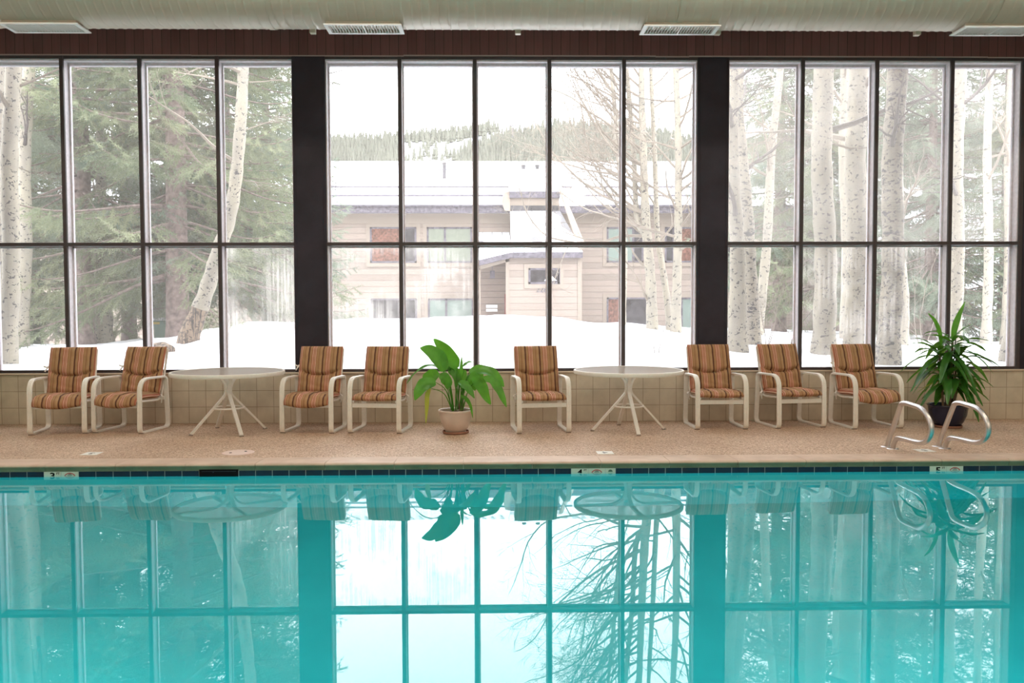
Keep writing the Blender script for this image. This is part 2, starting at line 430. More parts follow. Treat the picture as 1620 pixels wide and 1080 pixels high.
for (u0, u1, d, nt_) in signs:
    x0, x1 = ux(u0), ux(u1); yf = PE+.012
    s = empty('depth_marker', ((x0+x1)/2, yf, 0), {'3': 'cream waterline depth tiles reading 3 FT at left end of pool', '4': 'cream waterline depth tiles reading 4 FT below the right round table', '5': 'cream waterline depth tiles reading 5 FT below the steel handrails'}[d], 'pool marker', 'waterline depth markers')
    wS = (x1-x0); n = nt_; tw = wS*(.5 if n == 2 else .385)
    xs = [-wS/2, -wS/2+tw, -wS/2+2*tw] + ([wS/2] if n == 3 else [])
    for i in range(n):
        q = MB(); q.box((xs[i]+.002, 0, -.075), (xs[i+1]-.002, .02, .0345)); q.build('tile', M['signtile'], s)
    T = Matrix.Translation((xs[0]+tw*.5, -.0012, -.004)) @ FRONT
    text_obj(d, .085, T @ Matrix.Diagonal((1.15, .9, 1, 1)), M['black'], s, 'number', .0025)
    text_obj('FT', .026, Matrix.Translation((xs[0]+tw*.82, -.0012, .018)) @ FRONT, M['black'], s, 'lettering', .0004)
    q = MB(); cx = (xs[1]+xs[2])/2
    arc(q, (cx, -.032), .050, .058, 30, 150, -.001); q.box((cx-.05, -.0012, -.036), (cx+.05, 0, -.030)); q.build('red_ring', M['red'], s)
    q = MB(); q.box((cx-.018, -.0012, .006), (cx+.018, 0, .010)); q.box((cx-.010, -.0012, .013), (cx+.012, 0, .016)); q.box((cx-.024, -.0012, -.001), (cx+.022, 0, .002))
    q.build('diver_mark', M['black'], s)
    if n == 3:
        q = MB(); cx = (xs[2]+xs[3])/2; arc(q, (cx, .004), 0, .020, 0, 180, -.001); q.box((cx-.03, -.0012, -.008), (cx+.03, 0, -.002)); q.build('green_dome', M['green'], s)
# skimmer mouth
x0, x1 = ux(314)+.003, ux(377)-.003
sk = empty('skimmer', ((x0+x1)/2, PE, 0), 'black skimmer mouth set in the waterline tiles under the left round table', 'pool skimmer')
hw = (x1-x0)/2
b = MB(); b.box((-hw, .008, -.09), (hw, .0128, .047)); b.build('mouth', M['black'], sk)
b = MB(); b.box((-hw+.02, .006, .028), (hw-.02, .0078, .031)); b.box((-hw*.3, .006, .018), (-hw*.3+.006, .0078, .030)); b.build('weir_flap', simple('weir', (.03, .06, .09), .3), sk)
# deck plates
for (u, v, w, lab, txt) in ((145, 717.5, .155, 'white depth tile in the deck at far left of pool edge', '3'), (957, 716, .155, 'white depth tile in the deck below the right round table', '4'), (1462, 712.5, .155, 'white depth tile in the deck between the two steel handrails', '5')):
    p = P(u, v, 1.0); k = (FZ-EYE)/(p.z-EYE); px, py = p.x*k, max(p.y*k, PE+.34+w/2)
    e = empty('deck_marker', (px, py, FZ), lab, 'deck marker', 'deck depth tiles')
    q = MB(); q.box((-w/2, -w/2, 0), (w/2, w/2, .003)); q.build('tile', M['decktile'], e)
    text_obj(txt, .11, Matrix.Translation((0, 0, .0038)) @ Matrix.Rotation(PI, 4, 'Z'), simple('worn_grey_ink', (.25, .24, .24), .6), e, 'number', .001)
px, py = -2.483, 7.86
b = MB(); b.lathe([(0, .006), (.142, .006), (.15, .003), (.15, 0)], 40); lid = b.build('access_cover', M['lid'], org=(0, 0, 0), local=True); lid.location = (px, py, FZ)
tag(lid, 'round pinkish skimmer cover set in the deck below the left table', 'cover')
b = MB(); b.lathe([(0, .0085), (.012, .0085), (.014, .006)], 12, (-.06, -.04)); o = b.build('finger_hole', M['black'], lid); b = MB(); b.lathe([(0, .0085), (.012, .0085), (.014, .006)], 12, (.06, .04)); o = b.build('finger_hole', M['black'], lid)

# ---- side and back walls, ceiling
for nm, a, c in (('wall_left', (XL-.2, YB, -.1), (XL, WY+.3, ZC)), ('wall_right', (XR, YB, -.1), (XR+.2, WY+.3, ZC)), ('wall_back', (XL-.2, YB-.2, -.1), (XR+.2, YB, ZC))):
    b = MB(); b.box(a, c); struct(b.build(nm, M['white_wall']))
b = MB(); b.box((XL-.2, YB-.2, ZC), (XR+.2, WY+.5, ZC+.2)); struct(b.build('ceiling', M['ceiling']))
# ---- window wall: tiled base, sill, header, columns, three glazed bays
b = MB(); b.box((XL, WY, -.1), (XR, WY+.22, .683)); struct(b.build('wall_front', M['walltile']))
b = MB(); b.box((XL, WY-.018, .683), (XR, WY+.24, .704), bev=.004); struct(b.build('trim_2', simple('cream_sill', (.66, .56, .44), .4)))
b = MB(); b.box((XL, WY+.0, 4.462), (XR, WY+.26, ZC)); struct(b.build('trim_3', M['header']))
b = MB(); 
for xa, xb, dz in ((XL, -3.6, 0), (-3.6, -1.1, -.004), (-1.1, 1.9, .003), (1.9, 2.3, -.004), (2.3, 5.9, .002), (5.9, XR, -.003)): b.box((xa, WY-.012, 4.452+dz), (xb, WY+.02, 4.464+dz))
struct(b.build('trim_4', M['pinktrim']))
b = MB(); b.box((XL, WY+.002, 4.42), (XR, WY+.022, 4.453)); struct(b.build('trim_5', M['frame_dark']))
bays = [(-6.93, -2.424, [-6.04, -5.128, -4.216, -3.306]), (-2.033, 2.405, [-1.150, -.257, .630, 1.523]), (2.783, 6.33, [3.672, 4.570, 5.482])]
cols = [(XL, -6.93), (-2.424, -2.033), (2.405, 2.783), (6.375, XR)]
for i, (xa, xb) in enumerate(cols):
    b = MB(); b.box((xa, WY-.005, .704), (xb, WY+.24, 4.45), bev=.004)
    if i in (1, 2):
        for xx in (xa+.03, xb-.034): b.box((xx, WY-.009, .704), (xx+.004, WY, 4.45))
        for zz in (1.9, 3.4): b.box((xa, WY-.0062, zz), (xb, WY, zz+.003))
    struct(b.build('trim_%d' % (6+i), M['pillar']))
HW = .0225; GY = WY+.165
for i, (xa, xb, bars) in enumerate(bays):
    wnd = empty('window_%d' % (i+1), ((xa+xb)/2, WY, .704), kind='structure')
    org = ((xa+xb)/2, WY, .704)
    b = MB(); b.box((xa, WY, .704), (xb, WY+.022, .738)); b.box((xa, WY+.024, .704), (xb, WY+.19, .728))
    if i == 2: b.box((6.33, WY, .704), (6.375, WY+.2, 4.43))
    b.build('sill_frame', M['frame_dark'], wnd, org)
    b = MB(); b.box((xa, WY+.022, 4.40), (xb, WY+.19, 4.436)); b.box((xa, WY+.12, 4.372), (xb, WY+.19, 4.40)); b.build('head_frame', M['alu'], wnd, org)
    for sgn, xx in ((1, xa), (-1, xb)):
        b = MB(); b.box((xx, WY+.024, .728), (xx+sgn*.012, WY+.19, 4.40)); b.box((xx+sgn*.012, WY+.125, .728), (xx+sgn*.03, WY+.15, 4.40)); b.build('jamb', M['alu'], wnd, org)
    for x in bars:
        b = MB(); b.box((x-HW, WY-.006, .704), (x+HW, WY+.022, 4.45), mi=0)
        b.box((x-HW, WY+.022, .728), (x+HW, WY+.19, 4.40), mi=1)
        for sg in (-1, 1): b.box((x+sg*HW, WY+.118, .728), (x+sg*(HW+.016), WY+.135, 4.40), mi=1)
        b.build('mullion', [M['frame_dark'], M['alu']], wnd, org)
    b = MB(); b.box((xa, WY-.004, 2.216), (xb, WY+.022, 2.256), mi=0); b.box((xa, WY+.022, 2.216), (xb, WY+.16, 2.256), mi=0)
    b.box((xa, WY+.118, 2.198), (xb, WY+.14, 2.216), mi=1); b.box((xa, WY+.118, 2.256), (xb, WY+.14, 2.268), mi=1)
    b.build('transom', [M['frame_dark'], M['alu']], wnd, org)
    xs = [xa]+bars+[xb]
    for k in range(len(xs)-1):
        for lo in (0, 1):
            z0, z1 = ((.728, 2.216) if lo == 0 else (2.256, 4.39))
            mm = M['glass']
            if i == 0 and k == 4 and lo == 0: mm = M['glass_streaky']
            if i == 2 and lo == 1: mm = M['glass_hazy']
            if i == 2 and lo == 0 and k in (1, 2): mm = M['glass_streaky']
            if i == 1 and lo == 0 and k in (0, 1): mm = M['glass_streaky']
            q = MB(); q.box((xs[k]+HW, GY, z0), (xs[k+1]-HW, GY+.006, z1)); q.build('pane', mm, wnd, org)

# ---- spiral duct
DR, DY, DZ = .45, 8.75, 4.855
def duct_obj():
    root = empty('air_duct', (0, DY, DZ), 'cream painted spiral round air duct running the whole length above the windows', 'duct')
    b = MB(); seg = 72; L0, L1 = XL+.01, XR-.01; step = .0932; n = int((L1-L0)/step*8)
    vs = []; 
    for i in range(n+1):
        x = L0+(L1-L0)*i/n
        for k in range(seg):
            a = 2*PI*k/seg
            ph = (x/step - k/seg*1.0) % 1.0
            r = DR+(.0045 if ph < .14 else 0)
            vs.append((x, r*math.cos(a), r*math.sin(a)))
    fs = [(i*seg+k, i*seg+(k+1) % seg, (i+1)*seg+(k+1) % seg, (i+1)*seg+k) for i in range(n) for k in range(seg)]
    b.add(vs, fs); b.build('shell', M['duct'], root, smooth=True, angle=30)
    for x in (-6.6, -2.36, 1.9, 5.2):
        q = MB(); pr = [(x-.03, DR+.004), (x-.03, DR+.009), (x+.03, DR+.009), (x+.03, DR+.004)]
        vs = []; 
        for xx, r in pr:
            for k in range(48): vs.append((xx, r*math.cos(2*PI*k/48), r*math.sin(2*PI*k/48)))
        q.add(vs, [(i*48+k, i*48+(k+1) % 48, ((i+1) % 4)*48+(k+1) % 48, ((i+1) % 4)*48+k) for i in range(4) for k in range(48)])
        q.build('joint_band', M['duct'], root, smooth=True)
    for u in (820, 1141, 1462, 490):
        x = P(u, 50, DY).x
        q = MB(); q.box((x-.03, .12, -DR-.02), (x+.03, .18, -DR+.05), bev=.004); q.build('hanger_clip', M['duct'], root)
    for x in (-7, -3.5, 0, 3.5, 7):
        q = MB(); q.box((x-.02, -.01, DR-.01), (x+.02, .01, ZC-DZ)); q.build('hanger_strap', M['duct'], root)
duct_obj()
def make_vent():
    r = empty('supply_grille', (0, 0, 0)); w, d = .40, .15
    b = MB()
    for (x0, y0, x1, y1) in ((-w, -d, w, -d+.035), (-w, d-.035, w, d), (-w, -d+.035, -w+.04, d-.035), (w-.04, -d+.035, w, d-.035), (-.006, -d+.035, .006, d-.035)):
        b.box((x0, y0, -.012), (x1, y1, 0))
    b.build('frame', M['vent'], r)
    b = MB(); n = 25
    for i in range(n):
        x = -w+.045+(2*w-.09)*i/(n-1); b.prism([(x-.002, -d+.035, -.010), (x+.002, -d+.035, -.010), (x+.005, -d+.035, .010), (x+.001, -d+.035, .010)], (0, 2*d-.07, 0))
    b.build('louvres', M['vent'], r)
    b = MB(); b.box((-w+.02, -d+.02, .03), (w-.02, d-.02, .07), mi=0)
    for q_ in ((-w+.02, -d+.02, -w+.03, d-.02), (w-.03, -d+.02, w-.02, d-.02), (-w+.02, -d+.02, w-.02, -d+.03), (-w+.02, d-.03, w-.02, d-.02)): b.box((q_[0], q_[1], 0), (q_[2], q_[3], .03)); b.build('collar', M['duct'], r)
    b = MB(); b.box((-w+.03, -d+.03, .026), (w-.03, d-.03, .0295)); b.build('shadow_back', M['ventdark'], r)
    return r
v0 = make_vent()
vx = [P(u, 44, DY).x for u in (72, 577, 1075, 1573)]
vlab = ['white louvred air grille under the duct at far left', 'white louvred air grille under the duct beside the left column', 'white louvred air grille under the duct beside the right column', 'white louvred air grille under the duct at far right']
for i, x in enumerate(vx):
    o = v0 if i == 0 else copy_tree(v0)
    o.location = (x, DY, 4.392); tag(o, vlab[i], 'air vent', 'grilles along the duct')

# ================================================================== CHAIRS
def make_chair(droop=True):
    root = empty('lounge_chair', (0, 0, 0))
    mw = M['metal_white']
    loop = rounded([(-.265, .0), (-.255, .575), (.245, .565), (.285, .0)], [.05, .15, .045, .055], 7)
    w = .026
    prof = [(-w, 0), (w, 0), (w, .018), (w-.007, .021), (w-.011, .0175), (w-.015, .021), (.004, .021), (0, .0175), (-.004, .021), (-w+.015, .021), (-w+.011, .0175), (-w+.007, .021), (-w, .018)]
    for sx in (-1, 1):
        # runner loop; keep its lowest face on z = 0
        pts = [Vector((sx*.275, y, z+.021)) for (y, z) in loop]
        b = MB(); b.sweep(pts, [(p[0], -p[1]) for p in prof], (1, 0, 0), closed=True)
        f = b.build('side_frame', mw, root, smooth=True, angle=25)
        b = MB(); b.box((sx*.275-.027, -.262, -.0), (sx*.275+.027, -.235, .012), bev=.003); b.build('foot_cap', M['rust'], f)
    b = MB(); b.box((-.25, -.262, .286), (.25, -.244, .334), bev=.004); b.build('front_rail', mw, root)
    b = MB(); b.box((-.25, .245, .325), (.25, .262, .368), bev=.004); b.build('rear_rail', mw, root)
    # seat and back tube frames with sling
    b = MB()
    path = [(-.25, 0.35), (-.10, .345), (.12, .335), (.20, .36), (.235, .42), (.30, .66), (.372, .905)]
    for sx in (-1, 1): b.tube(smoothpath([(sx*.240, y, z) for y, z in path], 4), .012, 8)
    b.tube([(sx, .372, .905) for sx in (-.24, 0, .24)], .012, 8)
    b.build('seat_frame', mw, root, smooth=True)
    # cushions
    def cushion(name, pts, hw, th, sag, creases, seed, mb_top=None):
        rnd = random.Random(seed); pts = smoothpath([(0, y, z) for y, z in pts], 10); n = len(pts); nu = 28
        top = []; bot = []
        for i, p in enumerate(pts):
            s = i/(n-1); t = (pts[min(i+1, n-1)]-pts[max(i-1, 0)]).normalized(); nrm = Vector((0, -t.z, t.y))
            if nrm.z < 0 and abs(nrm.z) > abs(nrm.y): nrm = -nrm
            if name == 'back_cushion' and nrm.y > 0: nrm = -nrm
            es = (1-abs(2*s-1)**7)**.5 if 0 < s < 1 else 0
            ra = []; rb = []
            for k in range(nu+1):
                u = -1+2*k/nu; eu = max(0, 1-abs(u)**7)**.5
                puff = es*eu
                c = 0
                for (cs, cw, cd, bow) in creases:
                    q = (s-cs-bow*(1-u*u)); c += cd*math.exp(-(q/cw)**2)
                wr = .0035*math.sin(u*23+s*9+seed)*math.exp(-((s-.5)/.35)**2)+.003*math.sin(s*31+u*6+seed*2)
                wr += .006*abs(u)**2*math.sin(s*46+seed)*math.exp(-((s-.42)/.2)**2) if name == 'back_cushion' else .004*math.sin(u*14+seed)
                hwid = hw*(1-.015*(1-es))
                base = p+Vector((u*hwid, 0, 0))+Vector((0, 0, -sag*(1-u*u)*(1 if name == 'seat_cushion' else 0)*(1-s)))
                ra.append(base+nrm*(th*puff*(1-c)+wr*puff)); rb.append(base-nrm*(th*.45*puff))
            top.append(ra); bot.append(rb)
        b = MB(); vs = [q for r in top for q in r]+[q for r in bot for q in r]; N = nu+1; off = n*N; fs = []
        for i in range(n-1):
            for k in range(nu):
                fs.append((i*N+k, i*N+k+1, (i+1)*N+k+1, (i+1)*N+k)); fs.append((off+i*N+k, off+(i+1)*N+k, off+(i+1)*N+k+1, off+i*N+k+1))
        for i in range(n-1):
            fs.append((i*N, (i+1)*N, off+(i+1)*N, off+i*N)); fs.append((i*N+nu, off+i*N+nu, off+(i+1)*N+nu, (i+1)*N+nu))
        for k in range(nu):
            fs.append((k, off+k, off+k+1, k+1)); j = (n-1)*N; fs.append((j+k, j+k+1, off+j+k+1, off+j+k))
        b.add(vs, fs); return b.build(name, M['cushion'], root, smooth=True, angle=70)
    cushion('seat_cushion', [(-.296, .318), (-.286, .360), (-.25, .386), (-.19, .395), (0, .390), (.13, .380), (.2, .390)] if droop else [(-.275, .372), (-.265, .385), (-.235, .393), (-.15, .396), (0, .392), (.13, .385), (.2, .390)], 0.250, .054 if droop else .046, .034 if droop else .010, [], 1)
    bk = cushion('back_cushion', [(.165, .405), (.205, .50), (.245, .66), (.30, .82), (.343, .935)], .252, .052, 0, [(.52, .020, .80, -.10), (.52, .07, .18, -.10)], 3)
    for sx in (-1, 1):
        b = MB()
        for q in (0, 1):
            b.tube(smoothpath([(sx*.245, .20, .385), (sx*(.265+q*.02), .185-q*.03, .37), (sx*(.26-q*.01), .18+q*.02, .325-q*.03)], 3), [.012, .010, .009, .008, .007, .006, .006][:7], 5)
        b.build('tie', M['ribbon'], root, smooth=True)
    if droop:
        b = MB(); b.tube(smoothpath([(-.245, .27, .72), (-.275, .26, .71), (-.30, .25, .725)], 3), .009, 5); b.tube(smoothpath([(-.245, .27, .72), (-.27, .25, .69), (-.285, .24, .66)], 3), .008, 5)
        b.build('back_tie', M['ribbon'], root, smooth=True)
    return root
protoA = make_chair(); protoB = make_chair(False)
# positions measured from the runners' feet: x, y, yaw
CH = [(-4.875, 9.34, 10, 'striped chair at far left, nearly touching the next one'),
      (-4.165, 9.395, -9, 'striped chair turned towards the left round table, second from the left'),
      (-2.08, 9.33, -5, 'striped chair in front of the left dark column'),
      (-1.32, 9.285, -7, 'striped chair between the left column and the broad-leaved plant'),
      (.48, 9.235, 6.5, 'striped chair standing alone between broad-leaved plant and right round table'),
      (2.52, 9.45, 1.0, 'striped chair in front of the right dark column'),
      (3.415, 9.52, 8.5, 'striped chair in the middle of the three at the right'),
      (4.265, 9.43, 6.0, 'striped reclining chair nearest the steel handrails')]
for i, (x, y, rz, lab) in enumerate(CH):
    pr = protoA if i in (0, 1, 2, 7) else protoB; o = pr if i in (0, 3) else copy_tree(pr)
    o.location = (x, y-.015, FZ); o.rotation_euler.z = R(rz)
    tag(o, 'white framed '+lab, 'chair', 'striped cushion chairs along the window wall')

# ================================================================== TABLES
def make_table():
    root = empty('round_table', (0, 0, 0)); mw = M['metal_white']; r = .61; h = .68
    b = MB(); b.lathe([(0, h-.006), (r-.02, h-.006), (r-.02, h), (0, h)], 72); b.build('table_top', M['tableglass'], root, smooth=True, angle=30)
    b = MB(); b.lathe([(r-.03, h-.010), (r-.03, h-.040), (r-.004, h-.040), (r+.004, h-.03), (r+.004, h-.004), (r, h+.003), (r-.014, h+.005), (r-.021, h+.001), (r-.0195, h-.007), (r-.03, h-.010)], 72); b.build('rim', mw, root, smooth=True, angle=50)
    prof = [(-.020, -.011), (.020, -.011), (.020, .011), (-.020, .011)]
    for k in range(4):
        a = R(90*k+14); c, s = math.cos(a), math.sin(a)
        rz = smoothpath([(r-.03, h-.022), (.30, h-.024), (.16, h-.035), (.075, h-.085), (.034, h-.16), (.030, h-.24), (.075, .375), (.20, .24), (.41, .012)], 4)
        pts = [Vector((c*q.x, s*q.x, q.y)) for q in [Vector((p[0], p[1], 0)) if len(p) == 2 else p for p in rz]]
        b = MB(); b.sweep(pts, prof, (-s, c, 0)); lg = b.build('leg', mw, root, smooth=True, angle=35)
        b = MB(); e = Vector((c*.412, s*.412, .007)); b.box(e-Vector((.022, .022, .007)), e+Vector((.022, .022, .006)), bev=.002); b.build('glide', M['rust'], lg)
    b = MB(); b.tube([(.165*math.cos(2*PI*k/40), .165*math.sin(2*PI*k/40), .275) for k in range(41)], .010, 8, caps=False); b.build('brace_ring', mw, root, smooth=True)
    b = MB(); b.lathe([(0, h-.012), (.045, h-.012), (.045, h-.05), (.02, h-.07), (0, h-.07)], 20); b.build('hub', mw, root, smooth=True)
    return root
t0 = make_table()
TB = [(-3.0, 9.185, 22, 'white round patio table with frosted top at left, between two striped chairs'), (1.468, 9.165, -7.5, 'white round patio table with frosted top at right of the lone chair')]
for i, (x, y, rz, lab) in enumerate(TB):
    o = t0 if i == 0 else copy_tree(t0); o.location = (x, y, FZ); o.rotation_euler.z = R(rz); tag(o, lab, 'table', 'round patio tables')

# ================================================================== HANDRAILS
RL = [(7.985, .092), (7.86, .30), (7.735, .505), (7.70, .545), (7.62, .562), (7.50, .558), (7.36, .548), (7.25, .505), (7.17, .43), (7.165, .35), (7.215, .285), (7.29, .245), (7.40, .228), (7.60, .222), (7.74, .214), (7.80, .19), (7.845, .14), (7.862, .092)]
for x, lab in ((3.835, 'left of the two looped steel pool handrails'), (4.345, 'right of the two looped steel pool handrails, before the tall plant')):
    e = empty('pool_handrail', (x, 7.92, FZ), lab, 'handrail', 'steel pool handrails')
    b = MB(); pts = smoothpath([(0, y-7.92, z-FZ) for y, z in RL], 4); pts[0].z = pts[-1].z = -.02; b.tube(pts, .0235, 14)
    b.build('rail', M['steel'], e, smooth=True, angle=60)
    b = MB()
    b.lathe([(0, .008), (.03, .008), (.052, .004), (.056, 0)], 24, (0, .065)); b.lathe([(0, .008), (.03, .008), (.052, .004), (.056, 0)], 24, (0, -.055))
    b.build('flange', M['steel'], e, smooth=True)

# ================================================================== INDOOR PLANTS
def leaf(b, pts, wid, up=(0, 0, 1), fold=.18, nseg=4, prof=None, mi=0, wave=0, rnd=None):
    pts = smoothpath(pts, nseg); n = len(pts); vs = []; up = Vector(up); ph = rnd.random()*6 if rnd else 0
    side = None
    for i, p in enumerate(pts):
        t = (pts[min(i+1, n-1)]-pts[max(i-1, 0)]).normalized()
        sd = t.cross(up)
        if sd.length < .05: sd = side if side else Vector((1, 0, 0))
        sd.normalize(); 
        if side and sd.dot(side) < 0: sd = -sd
        side = sd; nr = sd.cross(t).normalized()
        s = i/(n-1); w = wid*(prof(s) if prof else (math.sin(PI*min(1, s**.75))**.8))
        w = max(w, .0005)
        wv = wave*math.sin(s*17+ph)*w
        for k, f in ((-1, fold), (-.5, fold*.35), (0, 0), (.5, fold*.35), (1, fold)):
            vs.append(p+sd*(w*k)+nr*(w*f+(wv if k in (-1, 1) else 0)*(1 if k > 0 else -1)))
    b.add(vs, [(i*5+k, i*5+k+1, (i+1)*5+k+1, (i+1)*5+k) for i in range(n-1) for k in range(4)], mi)

def pot(root, prof_out, m, zoff, r_saucer, soil_r, soil_z):
    b = MB(); b.lathe([(r, z+zoff) for r, z in prof_out], 48); p = b.build('pot', m, root, smooth=True, angle=50)
    b = MB(); b.lathe([(0, .0), (r_saucer*.9, 0), (r_saucer, .008), (r_saucer*1.02, .03), (r_saucer*.97, .03), (r_saucer*.93, .012), (0, .012)], 40); b.build('saucer', M['terracotta'], root, smooth=True)
    b = MB(); 
    rr = random.Random(5); vs = [(0, 0, soil_z+.012)]; fs = []; K = 24
    for q, r in ((1, soil_r*.5), (2, soil_r)):
        for k in range(K): vs.append((r*math.cos(2*PI*k/K), r*math.sin(2*PI*k/K), soil_z+rr.uniform(-.004, .006)))
    fs += [(0, 1+k, 1+(k+1) % K) for k in range(K)]+[(1+k, 1+K+k, 1+K+(k+1) % K, 1+(k+1) % K) for k in range(K)]
    b.add(vs, fs); b.build('soil', M['soil'], root)
# broad-leaved plant in the cream pot
PLX, PLY = -.462, 9.02
pl = empty('potted_plant', (PLX, PLY, FZ), 'broad-leaved green plant in cream round pot on the deck between chairs', 'plant')
pot(pl, [(0, 0), (.098, 0), (.112, .01), (.138, .06), (.168, .14), (.180, .215), (.183, .225), (.192, .228), (.193, .245), (.186, .250), (.176, .246), (.172, .225), (.165, .16)], M['pot_cream'], .012, .143, .17, .222)
def q1(x, y, d=0.0):
    "plant-local point from the plant's own outline, 777 units to the metre, origin on the soil line"
    return Vector(((x-985)/777.0, d, .245+(668-y)/777.0))
L = [ # petiole start, list of blade pts, half width, depth, facing normal
 ((960, 660), [(893, 318), (860, 225), (780, 150), (697, 122)], 66, -.10, (.25, -1, .25)),
 ((985, 655), [(1000, 300), (960, 230), (880, 130), (800, 52)], 62, .02, (-.35, -1, .2)),
 ((1030, 660), [(1033, 410), (1037, 300), (1040, 205)], 16, .0, (-.3, -1, 0)),
 ((965, 660), [(893, 335), (820, 282), (730, 285), (640, 345), (570, 432)], 26, -.06, (.1, -.35, 1)),
 ((955, 660), [(825, 412), (740, 425), (690, 480), (652, 558)], 58, -.14, (-.3, -1, .35)),
 ((950, 660), [(838, 345), (790, 370), (735, 395), (700, 425)], 60, .08, (-.2, -1, .4)),
 ((960, 665), [(775, 460), (752, 520), (748, 620), (740, 755)], 20, -.12, (.3, -1, 0)),
 ((970, 665), [(858, 352), (895, 375), (925, 420), (918, 470)], 48, -.16, (.1, -1, .5)),
 ((985, 665), [(1020, 408), (1060, 425), (1105, 470), (1152, 540)], 42, -.20, (.2, -.7, .8)),
 ((1040, 660), [(1105, 330), (1190, 315), (1280, 335), (1350, 385), (1397, 462)], 52, -.06, (.1, -.75, .7)),
 ((1045, 660), [(1200, 388), (1290, 395), (1350, 470), (1385, 545), (1418, 622)], 38, -.10, (.3, -.9, .4)),
 ((1040, 660), [(1110, 350), (1165, 380), (1215, 455), (1245, 530), (1285, 605)], 50, -.14, (-.2, -1, .2)),
 ((1000, 655), [(935, 290), (960, 330), (990, 360), (1005, 410)], 46, .12, (.2, -1, .3)),
 ((1030, 665), [(1035, 520), (1080, 550), (1115, 610), (1135, 715)], 17, -.18, (.6, -1, 0)),
 ((1030, 660), [(1090, 375), (1125, 400), (1145, 440), (1150, 490)], 42, -.02, (.2, -1, .3)),
 ((1000, 655), [(1040, 300), (1075, 270), (1110, 258), (1143, 262)], 22, .14, (0, -.3, 1)),
 ((1010, 655), [(965, 300), (985, 345), (1000, 400), (985, 470)], 40, .06, (0, -1, .2)),
 ((970, 665), [(880, 300), (905, 270), (935, 300), (950, 350)], 34, .10, (.1, -1, .4)),
 ((1000, 655), [(1060, 320), (1050, 380), (1040, 450), (1060, 520)], 30, .10, (.2, -1, .2)),
 ((1010, 655), [(1130, 330), (1185, 350), (1190, 400), (1180, 450)], 34, .10, (-.2, -1, .3)),
]
rnd = random.Random(4)
for i, (s, bl, w, d, up) in enumerate(L):
    b = MB(); p0 = q1(*s); p0.y = rnd.uniform(-.04, .04); p1 = q1(*bl[0], d*.9)
    mid = p0*.45+p1*.55+Vector((0, 0, .05)) ; mid.x = p0.x*.62+p1.x*.38
    pp = smoothpath([p0, mid, p1], 6); b.tube(pp, [.0065-.003*k/(len(pp)-1) for k in range(len(pp))], 6, mi=1)
    pts = [q1(x, y, d+(.012*k if i % 2 else -.012*k)) for k, (x, y) in enumerate(bl)]
    leaf(b, pts, w/777.0, up, .22, 5, wave=.12, rnd=rnd, prof=lambda s: max(0, math.sin(PI*min(1, (s*.93+.05)**.8)))**.75)
    b.build('leaf', [M['leaf_y'] if i == 6 else M['leaf'], M['leaf']], pl, smooth=True)
b = MB()
for k in range(9): b.tube([(.06+rnd.uniform(-.02, .02), rnd.uniform(-.02, .02), .235), (.06+rnd.uniform(-.035, .035), rnd.uniform(-.03, .03), .30+rnd.uniform(0, .04))], [.012, .004], 5)
b.build('leaf_base', M['cane'], pl, smooth=True)
# tall strap-leaved plants
def strap_plant(loc, lab, seed, potm=True):
    r = empty('potted_plant', loc, lab, 'plant'); rnd = random.Random(seed)
    pot(r, [(0, 0), (.115, 0), (.13, .01), (.165, .06), (.195, .13), (.205, .20), (.212, .235), (.222, .243), (.220, .252), (.205, .250), (.195, .235), (.19, .18)], M['pot_navy'], .012, .150, .19, .225)
    crowns = [((-.10, .03), .66, 18, .34), ((.03, -.02), .78, 18, .34), ((.13, .05), .58, 16, .32), ((-.05, -.08), .38, 15, .28), ((.10, -.06), .36, 16, .28), ((.02, .10), .42, 13, .30)]
    for (cx, cy), hz, nl, ln in crowns:
        b = MB(); top = Vector((cx, cy, .23+hz)); b.tube(smoothpath([(cx*.45, cy*.5, .22), (cx*.7, cy*.7, .23+hz*.5), top], 4), [.014]*4+[.011]*4+[.009], 7)
        cn = b.build('cane', M['cane'], r, smooth=True)
        for k in range(nl):
            az = k*2.39996+rnd.uniform(-.25, .25); f = k/(nl-1)
            el = R(58-86*f+rnd.uniform(-12, 12)); l_ = 1.32*ln*rnd.uniform(.75, 1.12)*(1.0 if f > .12 else .85)
            base = top-Vector((0, 0, .24*f*min(1, hz)))
            d = Vector((math.cos(az)*math.cos(el), math.sin(az)*math.cos(el), math.sin(el)))
            drp = rnd.uniform(.30, .80)*l_
            pts = [base+d*(l_*t)-Vector((0, 0, drp*t*t*(.35+.65*math.cos(el)))) for t in (0, .25, .5, .75, 1)]
            b = MB(); leaf(b, pts, rnd.uniform(.034, .046), (.1, .1, 1), .30, 3, prof=lambda s: max(0.0, math.sin(PI*min(1, (s*.9+.08))))**.7, rnd=rnd, wave=.1)
            b.build('leaf', M['leaf_y'] if (rnd.random() < .04 and f > .6) else M['leaf2'], r, smooth=True)
    return r
tall = strap_plant((5.15, 9.27, FZ), 'tall strap-leaved plant in dark blue pot at the right, behind handrails', 7)
b = MB(); b.tube([(.055, .02, .2), (.075, .03, .75), (.115, .035, 1.31)], .006, 6); b.build('stake', M['black'], tall)
b = MB(); leaf(b, [(.02, -.03, .98), (.045, -.03, 1.14), (.09, -.03, 1.28), (.16, -.03, 1.44)], .034, (-.3, -1, .2), .2, 4); b.build('leaf', M['leaf'], tall, smooth=True)
b = MB(); leaf(b, [(-.10, -.02, .90), (-.13, -.03, 1.08), (-.19, -.03, 1.22), (-.27, -.03, 1.31)], .032, (.3, -1, .2), .2, 4); b.build('leaf', M['leaf'], tall, smooth=True)
strap_plant((-6.12, 9.2, FZ), 'strap-leaved plant cut by the left edge of the picture', 11)

